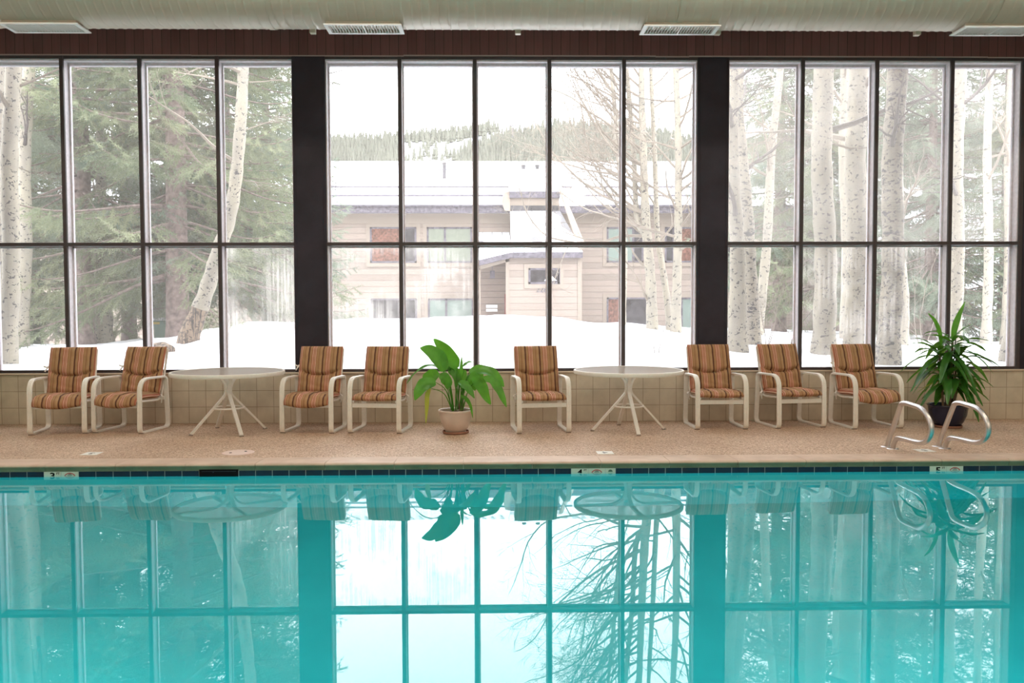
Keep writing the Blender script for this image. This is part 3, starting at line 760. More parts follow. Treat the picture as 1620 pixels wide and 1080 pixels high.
# ================================================================== FILL LIGHTS added out of frame, under the ceiling and in the pool
def area(name, loc, rot, sx, sy, power, col=(1, 1, 1)):
    l = bpy.data.lights.new(name, 'AREA'); l.shape = 'RECTANGLE'; l.size = sx; l.size_y = sy; l.energy = power; l.color = col
    o = bpy.data.objects.new(name, l); C.objects.link(o); o.location = loc; o.rotation_euler = rot; return o
WARM = (1, .86, .70)
area('ceiling_fill', (0, -.6, 5.6), (0, 0, 0), 17, 6.5, 430, WARM)  # broad unseen fill panel, added to brighten the room side
for x in (-6.6, -2.2, 2.2, 6.6): area('ceiling_fill', (x, 7.0, 5.6), (0, 0, 0), 2.4, .3, 45, WARM)  # unseen fill strips added near the duct
for x in (-6.5, -2.2, 2.2, 6.5):
    area('pool_fill', (x, PN+.02, -.65), (R(40), 0, 0), 1.4, .35, 62, (.75, .97, 1))  # unseen underwater fill, added to light the pool floor
# daylight
w = bpy.data.worlds.new('overcast_sky'); bpy.context.scene.world = w; w.use_nodes = True; nt = w.node_tree; nt.nodes.clear(); g = NT(nt)
t = g.n('TexCoord'); sp = g.n('SeparateXYZ'); g.l(t.outputs['Generated'], sp.inputs[0])
cl = g.noise(t.outputs['Generated'], 2.2, 4)
col = g.ramp(sp.outputs[2], [(0, (.95, .955, .96)), (.25, (.93, .95, .97)), (1, (.86, .92, 1.0))])
sr = g.n('MapRange', interpolation_type='SMOOTHSTEP'); g.l(sp.outputs[2], sr.inputs[0])
for i_, v_ in ((1, .05), (2, .42), (3, 5.0), (4, 7.6)): sr.inputs[i_].default_value = v_
st = sr.outputs[0]
st = g.math('MULTIPLY', st, g.math('ADD', .88, g.math('MULTIPLY', cl, .24)))
bg = g.n('Background'); g.l(col, bg.inputs[0]); g.l(st, bg.inputs[1]); ow = g.n('OutputWorld'); g.l(bg.outputs[0], ow.inputs[0])
sc = bpy.context.scene
sc.view_settings.view_transform = 'Standard'; sc.view_settings.look = 'None'; sc.view_settings.gamma = 1; sc.view_settings.use_curve_mapping = False
sc.view_settings.exposure = 0.38
sc.cycles.max_bounces = 14; sc.cycles.transparent_max_bounces = 24; sc.cycles.use_denoising = True; sc.cycles.transmission_bounces = 10
sc.cycles.sample_clamp_indirect = 6.0
# ================================================================== OUTSIDE
def smoothstep(t): t = max(0, min(1, t)); return t*t*(3-2*t)
CR = [(-40, .82), (-9, .82), (-7.3, .84), (-6, .95), (-5.2, 1.08), (-4.4, 1.19), (-2.1, 1.26), (0, 1.31), (1, 1.27), (2, 1.13), (4, .96), (5.4, .89), (9, .70), (40, .70)]
def crest(x):
    for (a, za), (b_, zb_) in zip(CR, CR[1:]):
        if x <= b_: return za+(zb_-za)*smoothstep((x-a)/(b_-a))
    return CR[-1][1]
def ground(x, y):
    z = .695+(crest(x*15/max(y, 10))-.695)*smoothstep((y-10.2)/4.6)
    fall = .045 if x < -6 else .015+.03*smoothstep((-x-3)/3)
    if y > 15: z -= fall*(y-15) if y < 40 else fall*25
    return z+.03*math.sin(x*1.3+y*.7)*math.sin(y*1.1+.5)*smoothstep((y-10.3)/1.5)
b = MB(); ys = [10.13+.16*i for i in range(48)]+[18+i*.8 for i in range(30)]+[45, 60, 90, 150]; nx = 190
xs = [-60+120*i/nx for i in range(nx+1)]; xs = sorted(set([-150, -90]+[x for x in xs if abs(x) > 16]+[-16+.2*i for i in range(161)]+[90, 150]))
rnd = random.Random(9)
from mathutils import noise as mn
for y in ys:
    for x in xs:
        s_ = smoothstep((y-10.25)/1.2)
        b.v.append((x, y, ground(x, y)+s_*(.05*mn.noise((x*1.4, y*1.4, 0))+.018*mn.noise((x*5, y*5, 3)))))
N = len(xs); b.f = [(j*N+i, j*N+i+1, (j+1)*N+i+1, (j+1)*N+i) for j in range(len(ys)-1) for i in range(N-1)]; b.m = [0]*len(b.f)
def snow_mat():
    m, nt, out = mat('snow'); g = NT(nt); v = g.coord()
    n = g.noise(v, 3.5, 6, .7)
    c = g.ramp(n, [(.3, (.62, .61, .62)), (.5, (.72, .72, .74))])
    sp = g.noise(v, 26, 2, .5); d = g.math('LESS_THAN', sp, .235)
    c = g.mix(g.math('MULTIPLY', d, .93), c, (.05, .04, .03))
    bs = g.n('BsdfPrincipled'); bs.inputs['Roughness'].default_value = .85; g.l(c, bs.inputs['Base Color']); g.l(g.bump(n, .4, .05), bs.inputs['Normal'])
    g.l(bs.outputs[0], out.inputs[0]); return m
M['snow'] = snow_mat()
gr = b.build('snow_ground', M['snow'], smooth=True, angle=180); struct(gr)

# ---- apartment building
BY = 28.0
D_ = M['win_dark'] = simple('dark_house_glass', (.045, .04, .045), .15, 0, .7, 3)
bld = empty('apartment_building', (0, BY, 0), 'long beige two-storey building with snowy metal roof beyond the windows', 'building')
def S(name, mb, m, par=bld, **k): return mb.build(name, m, par, (0, BY, 0), **k)
def bx(u0, v0, u1, v1, y0, y1):
    a = P(u0, v0, y0); c = P(u1, v1, y0); return (a.x, y0, c.z), (c.x, y1, a.z)
eL = P(520, 337, BY).z; zr = EYE+36*(P(560, 255, 36).z-EYE)/36
XA, XB = -17.5, 13.0
b = MB(); b.box((XA, BY, -1), (XB, BY+15, eL)); S('wall', b, M['siding'])
b = MB(); b.prism([(XA-.4, BY-.5, eL-.02), (XA-.4, BY-.5, eL+.16), (XA-.4, 36, zr), (XA-.4, 36+8, eL+.1)], (XB-XA+.8, 0, 0)); S('roof', b, M['snow'])
b = MB(); b.box((XA-.4, BY-.56, eL-.06), (XB+.4, BY-.46, eL+.17)); S('fascia', b, M['fascia'])
b = MB(); b.box((XA-.2, BY-.05, eL-.36), (XB+.2, BY, eL-.02)); S('trim_board', b, M['soffit'])
def roofp(u, v):
    "point on the snow roof seen at (u, v)"
    q = P(u, v, BY); d = q-Vector((0, 0, EYE)); a = Vector((0, BY-.5, eL+.16)); n = Vector((0, -(zr-eL-.16), 36-BY+.5))
    k = (a-Vector((0, 0, EYE))).dot(n)/d.dot(n); return Vector((0, 0, EYE))+d*k
# snow guard rails on the roof
for v in (297.5, 311.5, 327.5):
    a = roofp(480, v); c = roofp(806 if v > 305 else 905, v); b = MB(); n = 12
    b.box((a.x, a.y-.03, a.z+.02), (c.x, a.y+.03, a.z+.075)); o = S('snow_guard', b, M['fascia'])
    c2 = roofp(925, v); c3 = roofp(1150, v)
    b = MB(); b.box((c2.x, c2.y-.03, c2.z+.02), (c3.x, c2.y+.03, c2.z+.075)); S('snow_guard', b, M['fascia'])
# ribs showing at the ridge
b = MB()
for i in range(64):
    u = 460+i*14.5; a = roofp(u, 256.5); c = roofp(u-3, 256.5+5+3*((i*7) % 3))
    b.prism([a+Vector((-.10, 0, .015)), a+Vector((.10, 0, .015)), c+Vector((.03, 0, .03)), c+Vector((-.03, 0, .03))], (0, 0, .02))
S('bare_roof_rib', b, M['bare_metal'])
for (u, v0, v1, w) in ((703, 258, 282, 3.0), (828, 262, 287, 3.2), (850, 262, 287, 3.2)):
    a = roofp(u, v1); top = P(u, v0, a.y); r_ = w/1300*a.y
    b = MB(); b.tube([a-Vector((0, 0, .1)), Vector((a.x, a.y, top.z))], r_, 10); b.tube([Vector((a.x, a.y, top.z-.03)), Vector((a.x, a.y, top.z+.02))], r_*1.15, 10)
    o = S('roof_vent_pipe', b, D_)
for (u0, u1, v) in ((693, 712, 273), (815, 857, 278), (818, 853, 286)):
    a = roofp(u0, v); c = roofp(u1, v); b = MB(); b.box((a.x, a.y-.02, a.z+.1), (c.x, a.y+.02, a.z+.14)); S('brace_bar', b, M['fascia'])
M['win_dark_'] = simple('dark_house_glass', (.07, .06, .06), .08, 0, .7, 3)
M['win_red'] = simple('red_curtained_glass', (.16, .07, .05), .25, 0, .6, 14)
M['win_blind'] = simple('green_blind_glass', (.20, .22, .17), .25, 0, .1, 10)
M['win_mint'] = simple('mint_glass', (.19, .24, .21), .2, 0, .1, 3)
def window(u0, v0, u1, v1, split, mats, y=BY, name='window'):
    a, c = bx(u0, v0, u1, v1, y-.05, y+.05); x0, x1, z0, z1 = a[0], c[0], a[2], c[2]
    t = .06
    b = MB()
    for q in (((x0-.13, y-.03, z0-.13), (x1+.13, y+.02, z0)), ((x0-.13, y-.03, z1), (x1+.13, y+.02, z1+.13)), ((x0-.13, y-.03, z0), (x0, y+.02, z1)), ((x1, y-.03, z0), (x1+.13, y+.02, z1))): b.box(*q)
    f = S(name, b, M['soffit'])
    b = MB(); xm = x0+(x1-x0)*split
    for q in (((x0, y-.045, z0), (x1, y, z0+t)), ((x0, y-.045, z1-t), (x1, y, z1)), ((x0, y-.045, z0), (x0+t, y, z1)), ((x1-t, y-.045, z0), (x1, y, z1)), ((xm-t*.6, y-.045, z0), (xm+t*.6, y, z1))): b.box(*q)
    b.build('sash', M['fascia'], f, (0, BY, 0))
    for (p0, p1, mm) in ((x0+t, xm-t*.6, mats[0]), (xm+t*.6, x1-t, mats[1])):
        b = MB(); b.box((p0, y-.025, z0+t), (p1, y-.012, z1-t)); b.build('pane', mm, f, (0, BY, 0))
D_, RR_, BB_, MM_ = M['win_dark'], M['win_red'], M['win_blind'], M['win_mint']
window(585, 359, 659, 415.5, .66, (RR_, D_)); window(675, 359, 747, 415.5, .40, (BB_, BB_))
window(586, 472, 660, 520, .68, (D_, D_)); window(677, 472, 749, 520, .40, (MM_, MM_))
window(960, 359, 1018, 415, .72, (MM_, D_)); window(1052, 359, 1098, 415, .30, (D_, RR_)); window(960, 470.5, 1028, 530, .32, (RR_, D_)); window(1065, 470.5, 1110, 530, .30, (D_, MM_))
window(1150, 359, 1196, 415, .4, (D_, MM_))
# dormer
dy = BY-.7
a, c = bx(807, 303, 885, 335, dy, dy+3); b = MB(); b.box(a, c); S('dormer_wall', b, M['soffit'])
a, c = bx(806, 303, 886, 312.5, dy-.12, dy); b = MB(); b.box(a, c); S('dormer_fascia', b, M['fascia'])
a, c = bx(808, 325, 884, 333.5, dy-.05, dy-.005); b = MB(); b.box(a, c); S('dormer_window', b, D_)
za = P(807, 303, dy).z; b = MB(); xa_, xb_ = P(805, 303, dy).x, P(888, 303, dy).x
b.prism([(xa_, dy-.15, za), (xb_, dy-.15, za), (xb_, dy+3.4, za+1.2), (xa_, dy+3.4, za+1.2)], (0, 0, .10)); S('dormer_roof', b, M['snow'])
b = MB(); p = [P(798, 304, dy), P(807, 303, dy), P(807, 334, dy-.1), P(798, 333, dy-.1), P(794, 320, dy-.1)]; b.prism(p, (0, 2.0, .3)); S('dormer_cheek', b, M['soffit'])
def snowmetal():
    m, nt, out = mat('patchy_snow_roof'); g = NT(nt); v = g.coord()
    n = g.noise(v, 1.15, 2, .4); t = g.n('TexCoord'); sp = g.n('SeparateXYZ'); g.l(t.outputs['Object'], sp.inputs[0])
    line = g.math('LESS_THAN', g.math('FRACT', g.math('DIVIDE', g.math('ADD', sp.outputs[0], 50.0), .33)), .06)
    c = g.mix(g.math('LESS_THAN', n, .43), (.72, .72, .74), (.13, .12, .125)); c = g.mix(g.math('MULTIPLY', line, .9), c, (.10, .10, .10))
    bs = g.n('BsdfPrincipled'); bs.inputs['Roughness'].default_value = .8; g.l(c, bs.inputs['Base Color']); g.l(bs.outputs[0], out.inputs[0]); return m
M['snowmetal'] = snowmetal()
# skirt roof over the entry, upper slope
fy = 24.9
b = MB(); p = [P(754, 414, fy), P(809, 400, fy), P(922, 399, fy), P(886, 333.5, dy-.1), P(807, 334, dy-.1), P(803, 367, BY), P(754, 367, BY)]
b.v = []; b.f = []
def slab(pts, th=.12): 
    n = len(pts); b.add(pts+[q-Vector((0, 0, th)) for q in pts], [tuple(range(n)), tuple(range(n, 2*n))[::-1]]+[(i, (i+1) % n, n+(i+1) % n, n+i) for i in range(n)])
slab([P(809, 399, fy), P(922, 398, fy), P(886, 333.5, dy-.1), P(807, 334, dy-.1)])
slab([P(754, 412, fy), P(809, 399, fy), P(806, 367, BY), P(754, 367, BY)])
S('entry_roof', b, M['snowmetal'])
a, c = bx(809, 399, 922, 407.5, fy-.1, fy); b = MB(); b.box(a, c)
b.prism([P(755, 412, fy-.1), P(809, 399, fy-.1), P(809, 407.5, fy-.1), P(755, 420.5, fy-.1)], (0, .1, 0)); S('entry_fascia', b, M['fascia'])
# cheek board on the right slope
b = MB(); b.prism([P(885, 304, dy-.2), P(889, 304, dy-.2), P(925, 392, fy), P(917, 396, fy)], (0, 0, .14)); S('rake_board', b, M['soffit'])
# entry bay
a, c = bx(801, 404, 920, 560, 25.0, BY); b = MB(); b.box(a, c); S('entry_bay_wall', b, M['siding'])
b = MB(); 
for (u0, u1) in ((800, 806), (914, 920.5)):
    a, c = bx(u0, 408, u1, 560, 24.97, 25.0); b.box(a, c)
b.prism([P(757, 421, 24.97), P(809, 408, 24.97), P(809, 412, 24.97), P(757, 427, 24.97)], (0, .08, 0)); S('entry_trim', b, M['soffit'])
a, c = bx(757, 424, 760.5, 560, 24.97, 25.12); b = MB(); b.box(a, c); S('porch_post', b, M['soffit'])
a, c = bx(757, 405, 803, 560, 26.3, 26.6); b = MB(); b.box(a, c); S('porch_wall', b, M['siding2'])  # darker siding paints the recess shade into the wall colour
a, c = bx(798, 465, 800.5, 560, 26.2, 26.3); b = MB(); b.box(a, c); S('porch_door_edge', b, simple('red_door', (.20, .05, .04), .6))
window(836, 424, 885, 449, .985, (D_, D_), 25.0, 'entry_window')
def at(u, v, y): return P(u, v, y)
text = text_obj('228', .235, Matrix.Translation(P(857, 458.5, 24.985)-Vector((0, BY, 0))) @ FRONT, M['fascia'], bld, 'house_number', .002)
q = P(871, 440, 24.6); b = MB(); b.lathe([(.012, .16), (.03, .15), (.045, .06), (.19, -.07), (.18, -.075), (.03, .04)], 20)
b.v = [(x+q.x, y+q.y, z+q.z) for x, y, z in b.v]; b.tube(smoothpath([(q.x, q.y, q.z+.15), (q.x, q.y, q.z+.26), (q.x, q.y+.2, q.z+.32), (q.x, 25.0, q.z+.2)], 4), .015, 6); S('wall_lamp', b, M['snow'])
q = P(779, 434, 25.6); b = MB(); b.box(q-Vector((.075, .07, .12)), q+Vector((.075, .07, .12))); b.tube([q+Vector((0, 0, .12)), q+Vector((0, 0, .28))], .01, 5); S('porch_lantern', b, M['fascia'])
for v0, v1 in ((482, 487), (488.5, 492.5)):
    a, c = bx(769, v0, 787, v1, 26.2, 26.25); b = MB(); b.box(a, c); S('porch_notice', b, M['decktile'])
# neighbouring tan wing glimpsed at the right of the columns
a, c = bx(1335, 395, 1400, 560, 26, 30); 
wing = MB(); wing.box((a[0], 24, -1), (P(1500, 400, 24).x, 30, P(1300, 405, 24).z)); w_ = wing.build('shed', M['siding2'], org=(a[0], 24, 0)); tag(w_, 'low tan sided outbuilding glimpsed behind the right aspens', 'building')

# utility cabinet and log
a = P(243, 504, 18); c = P(266, 537, 18); e = empty('utility_cabinet', (a.x, 18, c.z), 'green utility cabinet with yellow strip beside the big spruce trunk', 'cabinet')
w_ = c.x-a.x; h_ = a.z-c.z
b = MB(); b.box((0, 0, -.4), (w_, .5, h_-.04), bev=.01); b.build('body', simple('pale_green_enamel', (.12, .20, .145), .5), e)
b = MB(); b.box((-.02, -.02, h_-.04), (w_+.02, .52, h_+.02)); b.build('lid', M['snow'], e)
b = MB(); b.box((.0, -.012, h_-.12), (w_*.42, -.001, h_-.07)); b.build('warning_strip', simple('yellow_sticker', (.45, .33, .02), .5), e)

# ---- hills with forest
HR = [(-400, 214), (300, 216), (520, 219), (590, 217), (640, 213), (700, 208), (745, 202), (780, 197), (812, 207), (835, 207), (860, 197), (880, 195), (950, 197), (1010, 200), (1060, 212), (1110, 224), (1180, 225), (1350, 200), (1500, 188), (1600, 185), (1800, 180), (2300, 180)]
def lin(T, x):
    if x <= T[0][0]: return T[0][1]
    for (a, va), (b_, vb) in zip(T, T[1:]):
        if x <= b_: return va+(vb-va)*(x-a)/(b_-a)
    return T[-1][1]
def ucol(x, y): return 810+1300*math.tan(math.atan2(x, y)-YA)
def hill_z(x, y):
    u = ucol(x, y); v = lin(HR, u); zt = EYE+1000*(P(u, v+7, 1000).z-EYE)/1000
    f = (y-450)/550; z = zt*f
    if f > 1: z = zt*(1-.35*(f-1)*4)
    return z
b = MB(); ys = [450+50*i for i in range(15)]; xs = [-1100+40*i for i in range(56)]
for y in ys:
    for x in xs: b.v.append((x, y, hill_z(x, y)))
N = len(xs); b.f = [(j*N+i, j*N+i+1, (j+1)*N+i+1, (j+1)*N+i) for j in range(len(ys)-1) for i in range(N-1)]; b.m = [0]*len(b.f)
struct(b.build('hill', M['snow'], smooth=True, angle=180))
M['hilltree'] = simple('far_conifer', (.102, .104, .080), .9, 0, .25, .05)
def conifer(mb, x, y, z, h, w, rot):
    n = 5
    for (z0, z1, r) in ((0, .5, 1.0), (.28, .78, .72), (.55, 1, .45)):
        o = len(mb.v)
        for k in range(n): mb.v.append((x+w*r*math.cos(rot+2*PI*k/n), y+w*r*math.sin(rot+2*PI*k/n), z+h*z0))
        mb.v.append((x, y, z+h*z1))
        for k in range(n): mb.f.append((o+k, o+(k+1) % n, o+n)); mb.m.append(0)
rnd = random.Random(21); far = MB(); spots = []
def bare(u, v):
    # ski run descending to the left, and thin glades
    if abs(v-(208+(807-u)*.30)) < 5.5+max(0, (760-u))*.06 and 700 < u < 812: return 1.0
    if 636 < u < 725 and v > 226: return .80
    if 700 < u < 760 and v > 236: return .45
    return .04
y = 1010.0
while y > 500:
    x = -820.0+rnd.random()*4
    while x < 820:
        u = ucol(x, y); z = hill_z(x, y); v = 540-1300*math.tan(math.atan2(z-EYE, y*1.0)+TH)
        if -60 < u < 1700 and v < 275 and rnd.random() > bare(u, v) and y > 640:
            spots.append((x+rnd.uniform(-2, 2), y+rnd.uniform(-4, 4), z-.5, rnd.uniform(9, 17), u, v))
        x += 3.1*y/900
    y -= 8.5
spots.sort(key=lambda s: s[1])
vis = [s for s in spots if (522 < s[4] < 1098) and s[5] < 258]
near = set(id(s) for s in vis[:290])
protos = []
for k in range(4):
    mb = MB(); conifer(mb, 0, 0, 0, 11, 1.9+.3*k, k); me_o = mb.build('hillside_conifer', M['hilltree'], recalc=False); protos.append(me_o)
used = [False]*4
for s in spots:
    if id(s) in near:
        k = rnd.randrange(4)
        if not used[k]: o = protos[k]; used[k] = True
        else: o = protos[k].copy(); C.objects.link(o)
        o.location = s[:3]; o.scale = (1, 1, s[3]/11); tag(o, 'small snow-dusted conifer low on the forested hill above the roof ridge', 'tree', 'conifers at the foot of the wooded hill')
    else: conifer(far, s[0], s[1], s[2], s[3], rnd.uniform(2.2, 3.4), rnd.random()*6)
o = far.build('hillside_forest', M['hilltree'], recalc=False); tag(o, 'dense grey-green conifer forest covering the distant hill', 'forest', kind='stuff')
# ski lift towers
for (u, v0, v1) in ((760, 224, 237), (811, 198, 208)):
    a = P(u, v1, 900); c = P(u, v0, 900); b = MB(); b.box((a.x-.4, 899.6, a.z-6), (a.x+.4, 900.4, c.z)); b.box((a.x-4, 899.6, c.z-1), (a.x+4, 900.4, c.z)); o = b.build('ski_lift_tower', M['fascia'], org=(a.x, 900, a.z))
    tag(o, {760: 'thin lift tower on the snowy ski run', 811: 'thin lift tower at the top of the ski run on the ridge'}[u], 'lift tower')
# ================================================================== TREES BY THE WINDOWS
def bark(name, base, dark, yellow, scar=.66, furrow=False):
    m, nt, out = mat(name); g = NT(nt)
    v = g.coord((1, 1, 1)); 
    n = g.noise(g.coord((6, 6, 2.2)), 1.0, 4, .6); n2 = g.noise(g.coord((9, 9, 60)), 1.0, 3, .5); n3 = g.noise(g.coord((4.5, 4.5, 9)), 1.0, 3, .65)
    c = g.ramp(n, [(.35, base), (.65, yellow)])
    line = g.math('MULTIPLY', g.math('SUBTRACT', n2, scar), 12.0, clamp=True)
    eye = g.math('MULTIPLY', g.math('SUBTRACT', n3, scar+.015), 16.0, clamp=True)
    vo_ = g.n('TexVoronoi'); wv = g.n('VectorMath', operation='ADD'); g.l(g.coord((1.9, 1.9, 3.0)), wv.inputs[0])
    nz = g.n('TexNoise'); nz.inputs['Scale'].default_value = 14; g.l(g.coord(), nz.inputs['Vector']); sv = g.n('VectorMath', operation='SCALE'); g.l(nz.outputs['Color'], sv.inputs[0]); sv.inputs['Scale'].default_value = .55
    g.l(sv.outputs[0], wv.inputs[1]); g.l(wv.outputs[0], vo_.inputs['Vector'])
    eye2 = g.math('MULTIPLY', g.math('SUBTRACT', .335-(scar-.6)*.7, vo_.outputs['Distance']), 22.0, clamp=True)
    f = g.math('MAXIMUM', g.math('MULTIPLY', line, .5), g.math('MAXIMUM', eye, g.math('MULTIPLY', eye2, .85)))
    if furrow:
        vo = g.noise(g.coord((30, 30, 3.5)), 1.0, 4, .7); f = g.math('MAXIMUM', f, g.math('MULTIPLY', g.math('SUBTRACT', vo, .46), 8.0, clamp=True))
    b = g.n('BsdfPrincipled'); b.inputs['Roughness'].default_value = .85; g.l(g.mix(f, c, dark), b.inputs['Base Color'])
    g.l(g.bump(n2, .3, .01), b.inputs['Normal']); g.l(b.outputs[0], out.inputs[0]); return m
M['aspen'] = bark('aspen_bark', (.29, .26, .215), (.05, .045, .05), (.36, .32, .245))
M['aspen_dark'] = bark('scarred_aspen_bark', (.26, .23, .19), (.04, .038, .045), (.33, .29, .22), .57)
M['aspen_base'] = bark('furrowed_bark', (.24, .17, .12), (.05, .04, .035), (.28, .20, .14), .6, True)
M['twig'] = simple('pale_twig', (.24, .20, .16), .9, 0, .3, 2)
M['twig_dark'] = simple('grey_twig', (.11, .09, .085), .9, 0, .3, 2)
M['spruce_bark'] = simple('spruce_bark', (.21, .155, .14), .95, 0, .4, 14, 1.0)
def needle(name, c1, c2):
    m, nt, out = mat(name); g = NT(nt); n = g.noise(g.coord(), 1.1, 4)
    b = g.n('BsdfDiffuse'); c = g.ramp(n, [(.35, c1), (.65, c2)]); g.l(c, b.inputs[0])
    t = g.n('BsdfTranslucent'); g.l(c, t.inputs[0]); mx = g.n('MixShader'); mx.inputs[0].default_value = .35
    g.l(b.outputs[0], mx.inputs[1]); g.l(t.outputs[0], mx.inputs[2]); g.l(mx.outputs[0], out.inputs[0]); return m
M['needles'] = needle('spruce_needles', (.16, .195, .12), (.31, .33, .205))
M['needles_blue'] = needle('blue_spruce_needles', (.16, .205, .155), (.29, .325, .24))

def branch(mb, p, d, ln, r, lv, rnd, gnarl=.35, lift=.12, kids=6):
    n = max(3, int(ln/.22)); pts = [p.copy()]; q = p.copy(); d = d.normalized()
    for i in range(n):
        d = (d+Vector((rnd.gauss(0, gnarl*.4), rnd.gauss(0, gnarl*.4), rnd.gauss(0, gnarl*.4)+lift*.35))).normalized()
        q = q+d*(ln/n); pts.append(q.copy())
    mb.tube(pts, [max(.0022, r*(1-.85*i/n)) for i in range(n+1)], 5 if r > .012 else 3, caps=False)
    if lv <= 0: return
    for k in range(kids if lv > 1 else max(3, kids-1)):
        t = rnd.uniform(.18, .97); i = min(n-1, int(t*n)); b = pts[i].lerp(pts[i+1], t*n-i)
        dd = (pts[i+1]-pts[i]).normalized(); ax = Vector((rnd.gauss(0, 1), rnd.gauss(0, 1), rnd.gauss(0, 1))).cross(dd).normalized()
        nd = Matrix.Rotation(R(rnd.uniform(28, 62)), 3, ax) @ dd
        branch(mb, b, nd, ln*(1-t*.55)*rnd.uniform(.38, .62), max(.003, r*(1-.8*t)*.55), lv-1, rnd, gnarl, lift, kids)
def aspen(lab, path, radii, seed, nb=0, z0=3.0, blen=1.6, m='aspen', tw='twig', base=None, lv=2, specs=(), sway=.25, azr=None, kids=6, name='aspen_tree'):
    "path: list of points bottom to top"
    rnd = random.Random(seed); org = Vector(path[0]); root = empty(name, org, lab, 'tree')
    pts = smoothpath(path, 8); n = len(pts)
    rr = [lin([(i/(len(radii)-1), r) for i, r in enumerate(radii)], k/(n-1))*(1+.06*math.sin(k*1.7+seed)) for k in range(n)]
    rr[0] *= 1.25; rr[1] *= 1.12; pts[0] = pts[0]-Vector((0, 0, .25))
    b = MB(); b.tube(pts, rr, 14); 
    mats = [M[m]]
    if base:
        mats.append(M['aspen_base']); cut = int(base*n)*14; b.m = [1 if i < cut else 0 for i in range(len(b.f))]
    b.build('trunk', mats, root, org, smooth=True, angle=60)
    b = MB()
    for k in range(nb):
        z = z0+(pts[-1].z-z0)*((k+rnd.random())/nb)**.9
        i = min(range(n-1), key=lambda j: abs(pts[j].z-z)); az = rnd.uniform(*azr) if azr else rnd.uniform(0, 2*PI); el = R(rnd.uniform(5, 50))
        fr = (pts[-1].z-z)/max(1, pts[-1].z-z0)
        branch(b, pts[i], Vector((math.cos(az)*math.cos(el), math.sin(az)*math.cos(el), math.sin(el))), blen*(.45+.7*fr)*rnd.uniform(.7, 1.2), rr[i]*.30+.006, lv, rnd, sway, kids=kids)
    for (p, d, ln, r_) in specs: branch(b, Vector(p), Vector(d), ln, r_, 2, rnd, .3, .05)
    if b.v: b.build('branches', M[tw], root, org, smooth=True, recalc=False)
    return root
G = lambda x, y: Vector((x, y, ground(x, y)))
def line(u0, u1, y, top=9.0, v1=95, y2=None):
    "trunk from the snow under column u0 up through (u1, v1)"
    x = P(u0, 545, y).x; a = G(x, y); c = P(u1, v1, y2 or y); d = (c-a); k = (top-a.z)/d.z; e = a+d*k
    return [a, a+d*.33+Vector((.03, 0, 0)), a+d*.66-Vector((.03, 0, 0)), c] + ([e] if k > 1.05 else [])
# leaning aspen, left of the left column
p = [G(-5.03, 13.4), P(323, 470, 13.4), P(345, 400, 13.4), P(366, 330, 13.4), P(378, 230, 13.4), P(385, 95, 13.4)]; p.append(p[-1]+Vector((.05, 0, 2.2))); p.append(p[-1]+Vector((.12, 0, 2.6)))
aspen('leaning cream aspen with furrowed base in front of the spruces, left bay', p, [.165, .125, .115, .105, .095, .085, .07, .05], 3, nb=10, z0=3.6, blen=1.7, base=.12, specs=[((P(393, 130, 13.4)), (1, 0, .1), 1.0, .012), (P(390, 205, 13.4), (1, 0, .35), 1.0, .012), (P(385, 285, 13.4), (1, 0, -.35), .9, .012)])
aspen('thick pale aspen nearest the left edge of the picture', line(10, 22, 11.8, 9), [.125, .115, .11, .10, .08], 5, nb=7, z0=3.6, blen=1.6, specs=[(P(20, 140, 11.8), (.8, .2, .35), 1.3, .022), (P(30, 265, 11.8), (.5, .3, -.4), .4, .008)])
aspen('slim pale aspen just right of the edge aspen', line(31, 46, 14.5, 10), [.13, .12, .105, .10, .08], 6, nb=9, z0=3.6, blen=1.6, tw='twig_dark')
aspen('pale trunk cut by the left edge beside the thick aspen', line(-9, 1, 12.6, 9), [.10, .09, .085, .08, .07], 61, nb=4, z0=4, blen=1.2)
aspen('short pale trunk before the beige siding in the left bay', line(163, 160, 17.5, 7, 330), [.20, .16, .13, .11, .06], 7, nb=6, z0=2.4, blen=1.3)
# right bay
aspen('thick cream aspen, left of the close pair in the right bay', line(1303, 1303, 12, 9.5), [.165, .155, .145, .14, .12], 8, nb=9, z0=3.8, blen=1.7, tw='twig_dark')
aspen('thick cream aspen, right of the close pair in the right bay', line(1352, 1359, 12.5, 9.5), [.17, .16, .15, .14, .12], 9, nb=8, z0=3.6, blen=1.7, specs=[(P(1345, 235, 12.4), (-1, -.2, .1), 1.2, .02), (P(1345, 235, 12.4), (1, -.3, -.15), .9, .018)])
aspen('slim aspen standing just behind the close pair of aspens', line(1338, 1337, 15, 10), [.11, .10, .09, .08, .07], 10, nb=8, z0=3.8, blen=1.8)
aspen('dark-scarred thick aspen close to the glass, right bay third pane', line(1404, 1421, 10.95, 8.5), [.150, .14, .13, .125, .11], 12, nb=6, z0=3.0, blen=1.4, m='aspen_dark', tw='twig_dark')
aspen('slim aspen hidden partly behind the dark-scarred trunk', line(1430, 1424, 15, 9, 300), [.09, .08, .07, .06, .05], 13, nb=9, z0=2.2, blen=1.5)
aspen('mottled aspen leaning left beside the right column', line(1166, 1159, 12.2, 9), [.15, .11, .10, .085, .07], 14, nb=9, z0=2.6, blen=1.4, tw='twig_dark')
aspen('straight mottled aspen second from the right column', [G(*P(1189, 548, 13).xy), P(1185, 430, 13), P(1180, 330, 13), P(1168, 180, 13), P(1170, 95, 13), P(1175, 0, 13)+Vector((0, 0, 2.5))], [.15, .12, .11, .09, .075, .05], 15, nb=9, z0=2.8, blen=1.4, m='aspen_dark', tw='twig_dark')
aspen('slender leaning aspen behind the mottled pair at the right column', line(1198, 1236, 15.5, 9), [.10, .085, .075, .065, .05], 16, nb=10, z0=2.4, blen=1.5)
